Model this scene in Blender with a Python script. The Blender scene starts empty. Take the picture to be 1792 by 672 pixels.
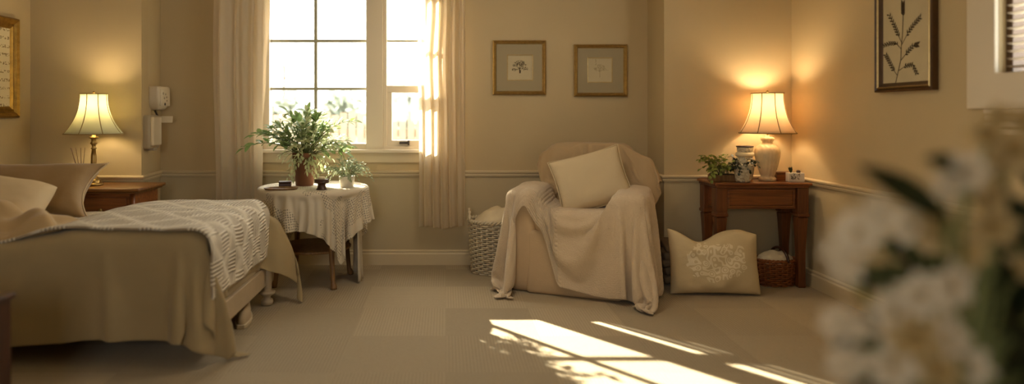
import bpy, math, random
from mathutils import Vector, Matrix, Euler, noise

C = bpy.context.scene.collection
SC = bpy.context.scene
PI = math.pi
CAM_H, FOC, CX, CY = 1.18, 1150.0, 780.0, 200.0      # eye height (m), focal length in pixels, vanishing point


def PX(px, Y): return (px - CX) / FOC * Y
def PZ(py, Y): return CAM_H - (py - CY) / FOC * Y
def P(px, py, Y): return Vector((PX(px, Y), Y, PZ(py, Y)))


# ------------------------------------------------------------------ materials
def nd(nt, t, **kw):
    n = nt.nodes.new(t)
    for k, v in kw.items():
        if k in n.inputs.keys():
            n.inputs[k].default_value = v
        else:
            setattr(n, k, v)
    return n


def rgb(h):
    h = h.lstrip('#')
    c = [int(h[i:i + 2], 16) / 255 for i in (0, 2, 4)]
    return tuple(((x / 12.92) if x <= .04045 else ((x + .055) / 1.055) ** 2.4) for x in c)


def M(name, col, rough=.6, metal=0.0, var=None, bump=None, transl=0.0, alpha=1.0, emit=None, sheen=0.0, spec=.5, coord='Object', coat=0.0):
    """Procedural surface. var=(scale, amount); bump=(kind, scale, strength)."""
    m = bpy.data.materials.new(name)
    m.use_nodes = True
    nt = m.node_tree
    nt.nodes.clear()
    L = nt.links.new
    out = nd(nt, 'ShaderNodeOutputMaterial')
    b = nd(nt, 'ShaderNodeBsdfPrincipled')
    c = rgb(col) if isinstance(col, str) else col
    b.inputs['Base Color'].default_value = (*c, 1)
    b.inputs['Roughness'].default_value = rough
    b.inputs['Metallic'].default_value = metal
    b.inputs['Specular IOR Level'].default_value = spec
    b.inputs['Coat Weight'].default_value = coat
    if sheen:
        b.inputs['Sheen Weight'].default_value = sheen
    tc = nd(nt, 'ShaderNodeTexCoord')
    src = tc.outputs[coord]
    if var:
        n = nd(nt, 'ShaderNodeTexNoise', Scale=var[0], Detail=5.0, Roughness=.6)
        L(src, n.inputs['Vector'])
        r = nd(nt, 'ShaderNodeMapRange')
        r.inputs['From Min'].default_value = .3
        r.inputs['From Max'].default_value = .7
        r.inputs['To Min'].default_value = 1 - var[1]
        r.inputs['To Max'].default_value = 1 + var[1]
        L(n.outputs['Fac'], r.inputs['Value'])
        mx = nd(nt, 'ShaderNodeVectorMath', operation='SCALE')
        mx.inputs[0].default_value = c
        L(r.outputs[0], mx.inputs['Scale'])
        L(mx.outputs[0], b.inputs['Base Color'])
    if emit:
        b.inputs['Emission Color'].default_value = (*emit[0], 1)
        b.inputs['Emission Strength'].default_value = emit[1]
    if bump:
        kind, sc, st = bump[:3]
        bp = nd(nt, 'ShaderNodeBump', Strength=st, Distance=bump[3] if len(bump) > 3 else .004)
        if kind == 'noise':
            n = nd(nt, 'ShaderNodeTexNoise', Scale=sc, Detail=4.0)
            L(src, n.inputs['Vector']); h = n.outputs['Fac']
        elif kind == 'weave':
            ws = []
            for d in ('X', 'Y'):
                w = nd(nt, 'ShaderNodeTexWave', Scale=sc, Distortion=.6)
                w.bands_direction = d
                L(src, w.inputs['Vector']); ws.append(w)
            a = nd(nt, 'ShaderNodeMath', operation='MULTIPLY')
            L(ws[0].outputs['Fac'], a.inputs[0]); L(ws[1].outputs['Fac'], a.inputs[1]); h = a.outputs[0]
        elif kind == 'cell':
            v = nd(nt, 'ShaderNodeTexVoronoi', Scale=sc)
            L(src, v.inputs['Vector']); h = v.outputs['Distance']
        elif kind == 'wave':
            w = nd(nt, 'ShaderNodeTexWave', Scale=sc, Distortion=1.0)
            L(src, w.inputs['Vector']); h = w.outputs['Fac']
        L(h, bp.inputs['Height'])
        L(bp.outputs[0], b.inputs['Normal'])
    sh = b.outputs[0]
    if transl:
        t = nd(nt, 'ShaderNodeBsdfTranslucent', Color=(*c, 1))
        mx = nd(nt, 'ShaderNodeMixShader', Fac=transl)
        L(sh, mx.inputs[1]); L(t.outputs[0], mx.inputs[2]); sh = mx.outputs[0]
    if alpha < 1:
        t = nd(nt, 'ShaderNodeBsdfTransparent')
        mx = nd(nt, 'ShaderNodeMixShader', Fac=alpha)
        L(t.outputs[0], mx.inputs[1]); L(sh, mx.inputs[2]); sh = mx.outputs[0]
    L(sh, out.inputs['Surface'])
    return m


def wood(name, a, b_, rough=.4, scale=6.0, axis='X', coat=.0):
    m = M(name, a, rough, coat=coat)
    nt = m.node_tree
    bs = [n for n in nt.nodes if n.type == 'BSDF_PRINCIPLED'][0]
    tc = [n for n in nt.nodes if n.type == 'TEX_COORD'][0]
    mp = nd(nt, 'ShaderNodeMapping')
    s = {'X': (.6, 8, 8), 'Y': (8, .6, 8), 'Z': (8, 8, .6)}[axis]
    mp.inputs['Scale'].default_value = s
    nt.links.new(tc.outputs['Object'], mp.inputs['Vector'])
    n = nd(nt, 'ShaderNodeTexNoise', Scale=scale, Detail=6.0, Distortion=.8)
    nt.links.new(mp.outputs[0], n.inputs['Vector'])
    r = nd(nt, 'ShaderNodeValToRGB')
    r.color_ramp.elements[0].position = .3; r.color_ramp.elements[0].color = (*rgb(b_), 1)
    r.color_ramp.elements[1].position = .7; r.color_ramp.elements[1].color = (*rgb(a), 1)
    nt.links.new(n.outputs['Fac'], r.inputs[0])
    nt.links.new(r.outputs[0], bs.inputs['Base Color'])
    return m


def carpet_mat():
    m = M('carpet', '#8a7a66', .95, sheen=.1)
    nt = m.node_tree; L = nt.links.new
    bs = [n for n in nt.nodes if n.type == 'BSDF_PRINCIPLED'][0]
    tc = [n for n in nt.nodes if n.type == 'TEX_COORD'][0]
    ch = nd(nt, 'ShaderNodeTexChecker', Scale=2.0)
    L(tc.outputs['Object'], ch.inputs['Vector'])
    ws = []
    for d in ('X', 'Y'):
        w = nd(nt, 'ShaderNodeTexWave', Scale=19.0, Distortion=2.6, Detail=2.0)
        w.bands_direction = d
        w.inputs['Detail Scale'].default_value = 6.0
        L(tc.outputs['Object'], w.inputs['Vector']); ws.append(w)
    mx = nd(nt, 'ShaderNodeMix'); mx.data_type = 'FLOAT'
    L(ch.outputs['Fac'], mx.inputs['Factor']); L(ws[0].outputs['Fac'], mx.inputs[2]); L(ws[1].outputs['Fac'], mx.inputs[3])
    # each carpet tile its own slight tone
    sn = nd(nt, 'ShaderNodeVectorMath', operation='SNAP'); sn.inputs[1].default_value = (.5, .5, 10)
    L(tc.outputs['Object'], sn.inputs[0])
    wn = nd(nt, 'ShaderNodeTexWhiteNoise'); L(sn.outputs[0], wn.inputs['Vector'])
    n2 = nd(nt, 'ShaderNodeTexNoise', Scale=180.0, Detail=3.0); L(tc.outputs['Object'], n2.inputs['Vector'])
    a = nd(nt, 'ShaderNodeMath', operation='MULTIPLY_ADD'); a.inputs[1].default_value = .20; a.inputs[2].default_value = .88
    L(mx.outputs[0], a.inputs[0])
    b = nd(nt, 'ShaderNodeMath', operation='MULTIPLY_ADD'); b.inputs[1].default_value = .20; b.inputs[2].default_value = -.10
    L(wn.outputs['Value'], b.inputs[0])
    c = nd(nt, 'ShaderNodeMath', operation='ADD'); L(a.outputs[0], c.inputs[0]); L(b.outputs[0], c.inputs[1])
    d = nd(nt, 'ShaderNodeMath', operation='MULTIPLY_ADD'); d.inputs[1].default_value = .3; L(n2.outputs['Fac'], d.inputs[0])
    e = nd(nt, 'ShaderNodeMath', operation='SUBTRACT'); e.inputs[1].default_value = .15; L(c.outputs[0], e.inputs[0]); L(e.outputs[0], d.inputs[2])
    v = nd(nt, 'ShaderNodeVectorMath', operation='SCALE'); v.inputs[0].default_value = rgb('#a19278')
    L(d.outputs[0], v.inputs['Scale']); L(v.outputs[0], bs.inputs['Base Color'])
    bp = nd(nt, 'ShaderNodeBump', Strength=.5, Distance=.006); L(d.outputs[0], bp.inputs['Height']); L(bp.outputs[0], bs.inputs['Normal'])
    return m


def quilt_mat():
    """Cream matelasse: blocks of raised cords whose direction changes block by block (UV in metres)."""
    m = M('quilt', '#d8cdb8', .9, sheen=.2, coord='UV')
    nt = m.node_tree; L = nt.links.new
    bs = [n for n in nt.nodes if n.type == 'BSDF_PRINCIPLED'][0]
    tc = [n for n in nt.nodes if n.type == 'TEX_COORD'][0]
    ch = nd(nt, 'ShaderNodeTexChecker', Scale=9.0); L(tc.outputs['UV'], ch.inputs['Vector'])
    ws = []
    for d in ('X', 'Y'):
        w = nd(nt, 'ShaderNodeTexWave', Scale=17.0, Distortion=.7, Detail=1.0); w.bands_direction = d
        L(tc.outputs['UV'], w.inputs['Vector']); ws.append(w)
    mx = nd(nt, 'ShaderNodeMix'); mx.data_type = 'FLOAT'
    L(ch.outputs['Fac'], mx.inputs['Factor']); L(ws[0].outputs['Fac'], mx.inputs[2]); L(ws[1].outputs['Fac'], mx.inputs[3])
    mp = nd(nt, 'ShaderNodeMapping'); mp.inputs['Rotation'].default_value = (0, 0, PI / 4)
    L(tc.outputs['UV'], mp.inputs['Vector'])
    dm = []
    for d in ('X', 'Y'):
        w = nd(nt, 'ShaderNodeTexWave', Scale=1.6, Distortion=.6); w.bands_direction = d
        L(mp.outputs[0], w.inputs['Vector'])
        g = nd(nt, 'ShaderNodeMath', operation='POWER'); g.inputs[1].default_value = 8.0; L(w.outputs['Fac'], g.inputs[0]); dm.append(g)
    ad = nd(nt, 'ShaderNodeMath', operation='MAXIMUM'); L(dm[0].outputs[0], ad.inputs[0]); L(dm[1].outputs[0], ad.inputs[1])
    tot = nd(nt, 'ShaderNodeMath', operation='MULTIPLY_ADD'); tot.inputs[1].default_value = .9; L(ad.outputs[0], tot.inputs[0]); L(mx.outputs[0], tot.inputs[2])
    bp = nd(nt, 'ShaderNodeBump', Strength=1.0, Distance=.009); L(tot.outputs[0], bp.inputs['Height']); L(bp.outputs[0], bs.inputs['Normal'])
    r = nd(nt, 'ShaderNodeValToRGB')
    r.color_ramp.elements[0].position = .15; r.color_ramp.elements[0].color = (*rgb('#a4937b'), 1)
    r.color_ramp.elements[1].position = .8; r.color_ramp.elements[1].color = (*rgb('#e4dac6'), 1)
    L(tot.outputs[0], r.inputs[0]); L(r.outputs[0], bs.inputs['Base Color'])
    return m


def knit_mat(name, col, lo, hi):
    """Fine knit with a band of deep honeycomb cells between lo and hi along the cloth (metres)."""
    m = M(name, col, .95, sheen=.3, coord='UV', var=(9, .05))
    nt = m.node_tree; L = nt.links.new
    bs = [n for n in nt.nodes if n.type == 'BSDF_PRINCIPLED'][0]
    tc = [n for n in nt.nodes if n.type == 'TEX_COORD'][0]
    v = nd(nt, 'ShaderNodeTexVoronoi', Scale=40.0, Randomness=.15); L(tc.outputs['UV'], v.inputs['Vector'])
    f = nd(nt, 'ShaderNodeTexVoronoi', Scale=110.0, Randomness=.5); L(tc.outputs['UV'], f.inputs['Vector'])
    f2 = nd(nt, 'ShaderNodeMath', operation='MULTIPLY'); f2.inputs[1].default_value = .3; L(f.outputs['Distance'], f2.inputs[0])
    v2 = nd(nt, 'ShaderNodeMath', operation='MULTIPLY'); v2.inputs[1].default_value = -1.3; L(v.outputs['Distance'], v2.inputs[0])
    sp = nd(nt, 'ShaderNodeSeparateXYZ'); L(tc.outputs['UV'], sp.inputs[0])
    a = nd(nt, 'ShaderNodeMath', operation='GREATER_THAN'); a.inputs[1].default_value = lo; L(sp.outputs['X'], a.inputs[0])
    b = nd(nt, 'ShaderNodeMath', operation='LESS_THAN'); b.inputs[1].default_value = hi; L(sp.outputs['X'], b.inputs[0])
    q = nd(nt, 'ShaderNodeMath', operation='MULTIPLY'); L(a.outputs[0], q.inputs[0]); L(b.outputs[0], q.inputs[1])
    mx = nd(nt, 'ShaderNodeMix'); mx.data_type = 'FLOAT'
    L(q.outputs[0], mx.inputs['Factor']); L(f2.outputs[0], mx.inputs[2]); L(v2.outputs[0], mx.inputs[3])
    bp = nd(nt, 'ShaderNodeBump', Strength=.9, Distance=.010); L(mx.outputs[0], bp.inputs['Height']); L(bp.outputs[0], bs.inputs['Normal'])
    return m


def lace_mat(name, col, scale, hole=.42):
    """Openwork cloth: round holes let light through."""
    m = M(name, col, .9, transl=.25, coord='UV')
    nt = m.node_tree; L = nt.links.new
    out = [n for n in nt.nodes if n.type == 'OUTPUT_MATERIAL'][0]
    tc = [n for n in nt.nodes if n.type == 'TEX_COORD'][0]
    old = out.inputs['Surface'].links[0].from_socket
    v = nd(nt, 'ShaderNodeTexVoronoi', Scale=scale, Randomness=.25); L(tc.outputs['UV'], v.inputs['Vector'])
    n = nd(nt, 'ShaderNodeTexNoise', Scale=3.2); L(tc.outputs['UV'], n.inputs['Vector'])
    g = nd(nt, 'ShaderNodeMath', operation='GREATER_THAN'); g.inputs[1].default_value = .5; L(n.outputs['Fac'], g.inputs[0])
    a = nd(nt, 'ShaderNodeMath', operation='LESS_THAN'); a.inputs[1].default_value = hole; L(v.outputs['Distance'], a.inputs[0])
    q = nd(nt, 'ShaderNodeMath', operation='MULTIPLY'); L(a.outputs[0], q.inputs[0]); L(g.outputs[0], q.inputs[1])
    q2 = nd(nt, 'ShaderNodeMath', operation='MULTIPLY'); q2.inputs[1].default_value = .55; L(q.outputs[0], q2.inputs[0])
    t = nd(nt, 'ShaderNodeBsdfTransparent')
    mx = nd(nt, 'ShaderNodeMixShader'); L(q2.outputs[0], mx.inputs[0]); L(old, mx.inputs[1]); L(t.outputs[0], mx.inputs[2])
    L(mx.outputs[0], out.inputs['Surface'])
    return m


def glass_mat(name='pane_glass'):
    m = bpy.data.materials.new(name); m.use_nodes = True
    nt = m.node_tree; nt.nodes.clear(); L = nt.links.new
    out = nd(nt, 'ShaderNodeOutputMaterial')
    t = nd(nt, 'ShaderNodeBsdfTransparent', Color=(.96, .97, .95, 1))
    g = nd(nt, 'ShaderNodeBsdfGlossy', Roughness=.02)
    lw = nd(nt, 'ShaderNodeLayerWeight', Blend=.5)
    pw = nd(nt, 'ShaderNodeMath', operation='POWER'); pw.inputs[1].default_value = 5.0; L(lw.outputs['Facing'], pw.inputs[0])
    f = nd(nt, 'ShaderNodeMath', operation='MULTIPLY_ADD'); f.inputs[1].default_value = .9; f.inputs[2].default_value = .04; L(pw.outputs[0], f.inputs[0])
    mx = nd(nt, 'ShaderNodeMixShader')
    L(f.outputs[0], mx.inputs[0]); L(t.outputs[0], mx.inputs[1]); L(g.outputs[0], mx.inputs[2]); L(mx.outputs[0], out.inputs['Surface'])
    return m


def embroidered_mat():
    m = M('embroidered_linen', '#c8b48c', .9, bump=('noise', 60, .3))
    nt = m.node_tree; L = nt.links.new
    bs = [n for n in nt.nodes if n.type == 'BSDF_PRINCIPLED'][0]
    tc = [n for n in nt.nodes if n.type == 'TEX_COORD'][0]
    v = nd(nt, 'ShaderNodeTexVoronoi', Scale=24.0); v.feature = 'SMOOTH_F1'; L(tc.outputs['Object'], v.inputs['Vector'])
    w = nd(nt, 'ShaderNodeMath', operation='SINE'); k = nd(nt, 'ShaderNodeMath', operation='MULTIPLY'); k.inputs[1].default_value = 26.0
    L(v.outputs['Distance'], k.inputs[0]); L(k.outputs[0], w.inputs[0])
    gt = nd(nt, 'ShaderNodeMath', operation='GREATER_THAN'); gt.inputs[1].default_value = -.1; L(w.outputs[0], gt.inputs[0])
    ln = nd(nt, 'ShaderNodeVectorMath', operation='LENGTH')
    mp = nd(nt, 'ShaderNodeMapping'); mp.inputs['Scale'].default_value = (4.4, 6.4, 0); L(tc.outputs['Object'], mp.inputs['Vector']); 
    nz = nd(nt, 'ShaderNodeTexNoise', Scale=9.0); L(tc.outputs['Object'], nz.inputs['Vector'])
    L(mp.outputs[0], ln.inputs[0])
    ad = nd(nt, 'ShaderNodeMath', operation='ADD'); L(ln.outputs['Value'], ad.inputs[0]); L(nz.outputs['Fac'], ad.inputs[1])
    lt = nd(nt, 'ShaderNodeMath', operation='LESS_THAN'); lt.inputs[1].default_value = 1.35; L(ad.outputs[0], lt.inputs[0])
    q = nd(nt, 'ShaderNodeMath', operation='MULTIPLY'); L(gt.outputs[0], q.inputs[0]); L(lt.outputs[0], q.inputs[1])
    mx = nd(nt, 'ShaderNodeMix'); mx.data_type = 'RGBA'
    mx.inputs[6].default_value = (*rgb('#d3c19b'), 1); mx.inputs[7].default_value = (*rgb('#e9dcc0'), 1)
    L(q.outputs[0], mx.inputs['Factor']); L(mx.outputs[2], bs.inputs['Base Color'])
    return m


MT = dict(
    wall=M('wall_paint', '#c0ad88', .75, var=(1.5, .03), bump=('noise', 90, .08)),
    wains=M('wainscot_paint', '#bbac8c', .7, var=(1.5, .03), bump=('noise', 90, .08)),
    trim=M('trim_paint', '#cdbd9c', .45),
    winwhite=M('window_paint', '#d9cdb8', .4),
    muntin=M('muntin_paint', '#a8a48c', .5),
    ceil=M('ceiling_paint', '#e6dcc6', .9),
    carpet=carpet_mat(), quilt=quilt_mat(), glass=glass_mat(),
    spread=M('bedspread_cotton', '#a08d68', .9, sheen=.15, bump=('weave', 90, .25), coord='UV', var=(4, .06)),
    sheet=M('sheet_cotton', '#d9cfbd', .9, bump=('noise', 12, .3)),
    mattress=M('mattress_ticking', '#a89a80', .9),
    bedpaint=M('bed_paint', '#b5a48a', .5, var=(8, .08)),
    pillowtan=M('velvet_tan', '#95784f', .85, sheen=.4, bump=('noise', 45, .25)),
    pillowpale=M('pillow_cotton', '#cdb894', .9, bump=('noise', 14, .35)),
    throwtan=M('throw_tan', '#b89c70', .9, sheen=.25, bump=('weave', 60, .3), coord='UV'),
    knit=knit_mat('knit_cream', '#c8b59b', .80, 1.06),
    slip=M('slipcover_linen', '#c3ab8b', .92, bump=('noise', 120, .25), var=(6, .05)),
    throwback=M('throw_taupe', '#b39b78', .92, sheen=.2, bump=('weave', 70, .35), coord='UV'),
    cushion=M('cushion_linen', '#c9b898', .92, bump=('noise', 70, .3)),
    embro=embroidered_mat(),
    curtain=M('curtain_sheer', '#efe5d2', .95, transl=.65, alpha=.68, bump=('weave', 120, .15), coord='UV'),
    drape=M('curtain_cotton', '#eadfcc', .95, transl=.5, bump=('weave', 120, .15), coord='UV'),
    lace=lace_mat('lace_cotton', '#e2d8c4', 60.0, .36),
    skirt=M('cloth_white', '#d8cdb8', .95, transl=.3, bump=('weave', 100, .2), coord='UV'),
    walnut=wood('walnut_wood', '#8c5226', '#5f3112', .33, 6, 'X', .25),
    walnutz=wood('walnut_wood_upright', '#7a451e', '#522a10', .35, 6, 'Z', .2),
    oak=wood('oak_wood', '#8d6a42', '#6b4c2b', .5, 6, 'Z'),
    mahog=wood('mahogany_wood', '#4a2310', '#2c1307', .35, 5, 'Z', .2),
    nights=wood('nightstand_wood', '#8a5c2a', '#5c3715', .35, 5, 'X', .25),
    brass=M('aged_brass', '#a98d58', .28, 1.0, var=(20, .15)),
    gold=M('gilt', '#9c7a3a', .35, .9, var=(30, .25), bump=('noise', 120, .4)),
    gilt=M('gilt_pale', '#b59a66', .35, .85, var=(40, .15)),
    darkwood=M('dark_frame', '#4c3216', .4, var=(20, .2)),
    mat=M('mount_board', '#a09377', .9),
    paper=M('print_paper', '#c2b595', .9, var=(10, .04)),
    ink=M('sepia_ink', '#3a2a16', .9),
    inkpale=M('pale_sepia_ink', '#7a6444', .9),
    plastic=M('white_plastic', '#d3c6ae', .4),
    greyplastic=M('grey_plastic', '#a79a84', .45),
    darkplastic=M('dark_plastic', '#3a3026', .5),
    terracotta=M('terracotta', '#74492f', .8, var=(12, .15), bump=('noise', 40, .3)),
    soil=M('soil', '#2c2016', 1.0, bump=('noise', 60, 1.0)),
    leaf=M('leaf_green', '#7d9458', .5, var=(30, .4), transl=.35),
    leafpale=M('leaf_variegated', '#c2c99c', .5, var=(40, .35), transl=.4),
    leafgrey=M('leaf_sage', '#9aa584', .6, var=(40, .3), transl=.35),
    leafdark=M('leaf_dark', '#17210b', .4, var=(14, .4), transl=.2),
    leafivy=M('leaf_ivy', '#85903f', .5, var=(30, .4), transl=.3),
    stem=M('stem_green', '#6a6f3e', .7),
    twig=M('twig_brown', '#5a4128', .8),
    petal=M('petal_white', '#d6cab2', .7, transl=.3, var=(20, .06)),
    petalcream=M('petal_cream', '#b59d6c', .7, transl=.3, var=(20, .1)),
    stamen=M('stamen_yellow', '#b8963c', .7),
    whitepot=M('white_ceramic', '#d8d2c4', .35, var=(20, .06)),
    carved=M('carved_ceramic', '#cfc3a8', .5, bump=('cell', 60, 1.0, .01)),
    crackle=M('crackle_ceramic', '#d9c39a', .4, bump=('wave', 14, .5), var=(18, .1)),
    wickerwhite=M('white_wicker', '#cabda4', .7, var=(30, .08)),
    wicker=M('brown_wicker', '#8a4f22', .6, var=(30, .25)),
    linen=M('white_linen', '#d8c9ac', .95, bump=('noise', 25, .4)),
    greyfab=M('grey_fabric', '#7d6a52', .95, bump=('noise', 40, .4)),
    shoe=M('shoe_canvas', '#b3a288', .9, bump=('weave', 120, .2)),
    sole=M('shoe_sole', '#c8bba2', .7),
    wax=M('candle_wax', '#e8d9b4', .6),
    blind=M('blind_slat', '#c9bda8', .5, transl=.15),
    fence=M('fence_timber', '#857a6c', .9, var=(3, .25)),
    tree=M('tree_leaf', '#949c92', .8, var=(2, .3), transl=.1),
    bark=M('bark', '#5e5245', .9),
    ground=M('yard_ground', '#6d6650', 1.0, var=(2, .2)),
    planter=M('planter_glaze', '#3c3a30', .4),
)


def shade_mat(name, col):
    m = bpy.data.materials.new(name); m.use_nodes = True
    nt = m.node_tree; nt.nodes.clear(); L = nt.links.new
    out = nd(nt, 'ShaderNodeOutputMaterial')
    d = nd(nt, 'ShaderNodeBsdfDiffuse', Color=(*rgb(col), 1))
    t = nd(nt, 'ShaderNodeBsdfTranslucent', Color=(*rgb(col), 1))
    tc = nd(nt, 'ShaderNodeTexCoord')
    n = nd(nt, 'ShaderNodeTexNoise', Scale=160.0); L(tc.outputs['Object'], n.inputs['Vector'])
    bp = nd(nt, 'ShaderNodeBump', Strength=.15, Distance=.002); L(n.outputs['Fac'], bp.inputs['Height']); L(bp.outputs[0], d.inputs['Normal'])
    mx = nd(nt, 'ShaderNodeMixShader', Fac=.5)
    L(d.outputs[0], mx.inputs[1]); L(t.outputs[0], mx.inputs[2]); L(mx.outputs[0], out.inputs['Surface'])
    return m


MT['shade_cream'] = shade_mat('shade_cream', '#dadac2')
MT['shade_peach'] = shade_mat('shade_peach', '#ead9c0')
MT['bulb'] = M('bulb', '#fff2d0', .5, emit=((1, .72, .38), 18))


# ------------------------------------------------------------------ mesh building
class MB:
    def __init__(s): s.v = []; s.f = []; s.uv = None; s.mi = []

    def add(s, vs, fs, mi=0):
        o = len(s.v); s.v += [Vector(x) for x in vs]
        s.f += [tuple(i + o for i in f) for f in fs]; s.mi += [mi] * len(fs)

    def box(s, x0, x1, y0, y1, z0, z1, mi=0):
        s.add([(x0, y0, z0), (x1, y0, z0), (x1, y1, z0), (x0, y1, z0), (x0, y0, z1), (x1, y0, z1), (x1, y1, z1), (x0, y1, z1)],
              [(0, 3, 2, 1), (4, 5, 6, 7), (0, 1, 5, 4), (1, 2, 6, 5), (2, 3, 7, 6), (3, 0, 4, 7)], mi)
        return s

    def lathe(s, prof, n=32, c=(0, 0, 0), cap=True, scale=None):
        """prof: list of (r, z) from bottom to top."""
        vs = []; fs = []
        for r, z in prof:
            for k in range(n):
                a = 2 * PI * k / n
                q = scale(a, z) if scale else 1
                vs.append((c[0] + r * q * math.cos(a), c[1] + r * q * math.sin(a), c[2] + z))
        for i in range(len(prof) - 1):
            for k in range(n):
                k2 = (k + 1) % n
                fs.append((i * n + k, i * n + k2, (i + 1) * n + k2, (i + 1) * n + k))
        if cap:
            fs.append(tuple(range(n - 1, -1, -1))); fs.append(tuple((len(prof) - 1) * n + k for k in range(n)))
        s.add(vs, fs); return s

    def tube(s, pts, r, n=6, closed=False, cap=True):
        pts = [Vector(p) for p in pts]; N = len(pts)
        rs = r if isinstance(r, (list, tuple)) else [r] * N
        vs = []; fs = []; up = None
        for i, p in enumerate(pts):
            if closed: d = pts[(i + 1) % N] - pts[i - 1]
            else: d = pts[min(i + 1, N - 1)] - pts[max(i - 1, 0)]
            if d.length < 1e-9: d = Vector((0, 0, 1))
            d.normalize()
            if up is None:
                up = Vector((0, 0, 1)) if abs(d.z) < .9 else Vector((1, 0, 0))
            a = d.cross(up)
            if a.length < 1e-6: a = d.orthogonal()
            a.normalize(); b = a.cross(d).normalized(); up = b
            for k in range(n):
                t = 2 * PI * k / n
                vs.append(p + (a * math.cos(t) + b * math.sin(t)) * rs[i])
        for i in range(N if closed else N - 1):
            j = (i + 1) % N
            for k in range(n):
                k2 = (k + 1) % n
                fs.append((i * n + k, j * n + k, j * n + k2, i * n + k2))
        if cap and not closed:
            fs.append(tuple(range(n))); fs.append(tuple((N - 1) * n + k for k in range(n - 1, -1, -1)))
        s.add(vs, fs); return s

    def grid(s, fn, nu, nv):
        vs = [fn(i / nu, j / nv) for j in range(nv + 1) for i in range(nu + 1)]
        w = nu + 1
        s.add(vs, [(j * w + i, j * w + i + 1, (j + 1) * w + i + 1, (j + 1) * w + i) for j in range(nv) for i in range(nu)])
        return s

    def leaf(s, base, d, up, ln, wd, curl=.2, fold=.25):
        d = Vector(d).normalized(); side = d.cross(Vector(up))
        if side.length < 1e-4: side = d.orthogonal()
        side.normalize(); n = side.cross(d).normalized()
        vs = []; T = (0, .22, .5, .8, 1); Wd = (.06, .75, 1, .6, .0)
        for t, w in zip(T, Wd):
            c = Vector(base) + d * (ln * t) - n * (curl * ln * t * t)
            for q in (-1, 0, 1):
                vs.append(c + side * (q * w * wd * .5) + n * (abs(q) * w * wd * .5 * fold))
        fs = [(i * 3 + k, i * 3 + k + 1, i * 3 + k + 4, i * 3 + k + 3) for i in range(4) for k in range(2)]
        s.add(vs, fs)

    def tr(s, m):
        s.v = [m @ x for x in s.v]; return s


def obj(name, mb, mat, parent=None, smooth=True, bevel=0, sub=0, solid=0, world=False, uv=None, seg=2, angle=None):
    me = bpy.data.meshes.new(name)
    off = Vector((0, 0, 0))
    if parent is not None and world:
        mi = parent_chain(parent).inverted()
        vs = [mi @ x for x in mb.v]
    else:
        vs = mb.v
    me.from_pydata([tuple(x) for x in vs], [], mb.f)
    for m in (mat if isinstance(mat, (list, tuple)) else [mat]): me.materials.append(m)
    for p, k in zip(me.polygons, mb.mi): p.material_index = k; p.use_smooth = smooth
    if uv:
        l = me.uv_layers.new(name='UVMap')
        for lp in me.loops: l.data[lp.index].uv = uv[lp.vertex_index]
    me.validate(); me.update()
    o = bpy.data.objects.new(name, me); C.objects.link(o)
    if parent is not None: o.parent = parent
    if bevel:
        b = o.modifiers.new('bevel', 'BEVEL'); b.width = bevel; b.segments = seg; b.limit_method = 'ANGLE'; b.angle_limit = .6
        b.harden_normals = False
    if solid:
        b = o.modifiers.new('solid', 'SOLIDIFY'); b.thickness = solid; b.offset = 0
    if sub:
        b = o.modifiers.new('sub', 'SUBSURF'); b.levels = sub; b.render_levels = sub
    if bevel and smooth:
        try:
            me.set_sharp_from_angle(angle=.7)
        except Exception: pass
    return o


def parent_chain(p):
    m = Matrix.LocRotScale(p.location, p.rotation_euler, p.scale)
    return parent_chain(p.parent) @ m if p.parent else m


def tag(o, label=None, cat=None, group=None, kind=None):
    if label: o['label'] = label
    if cat: o['category'] = cat
    if group: o['group'] = group
    if kind: o['kind'] = kind
    return o


def thing(name, label, cat, loc=(0, 0, 0), rotz=0.0, group=None, kind=None, rot=None):
    o = bpy.data.objects.new(name, None); C.objects.link(o)
    o.location = loc; o.rotation_euler = rot if rot else (0, 0, rotz); o.empty_display_size = .05
    return tag(o, label, cat, group, kind)


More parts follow.
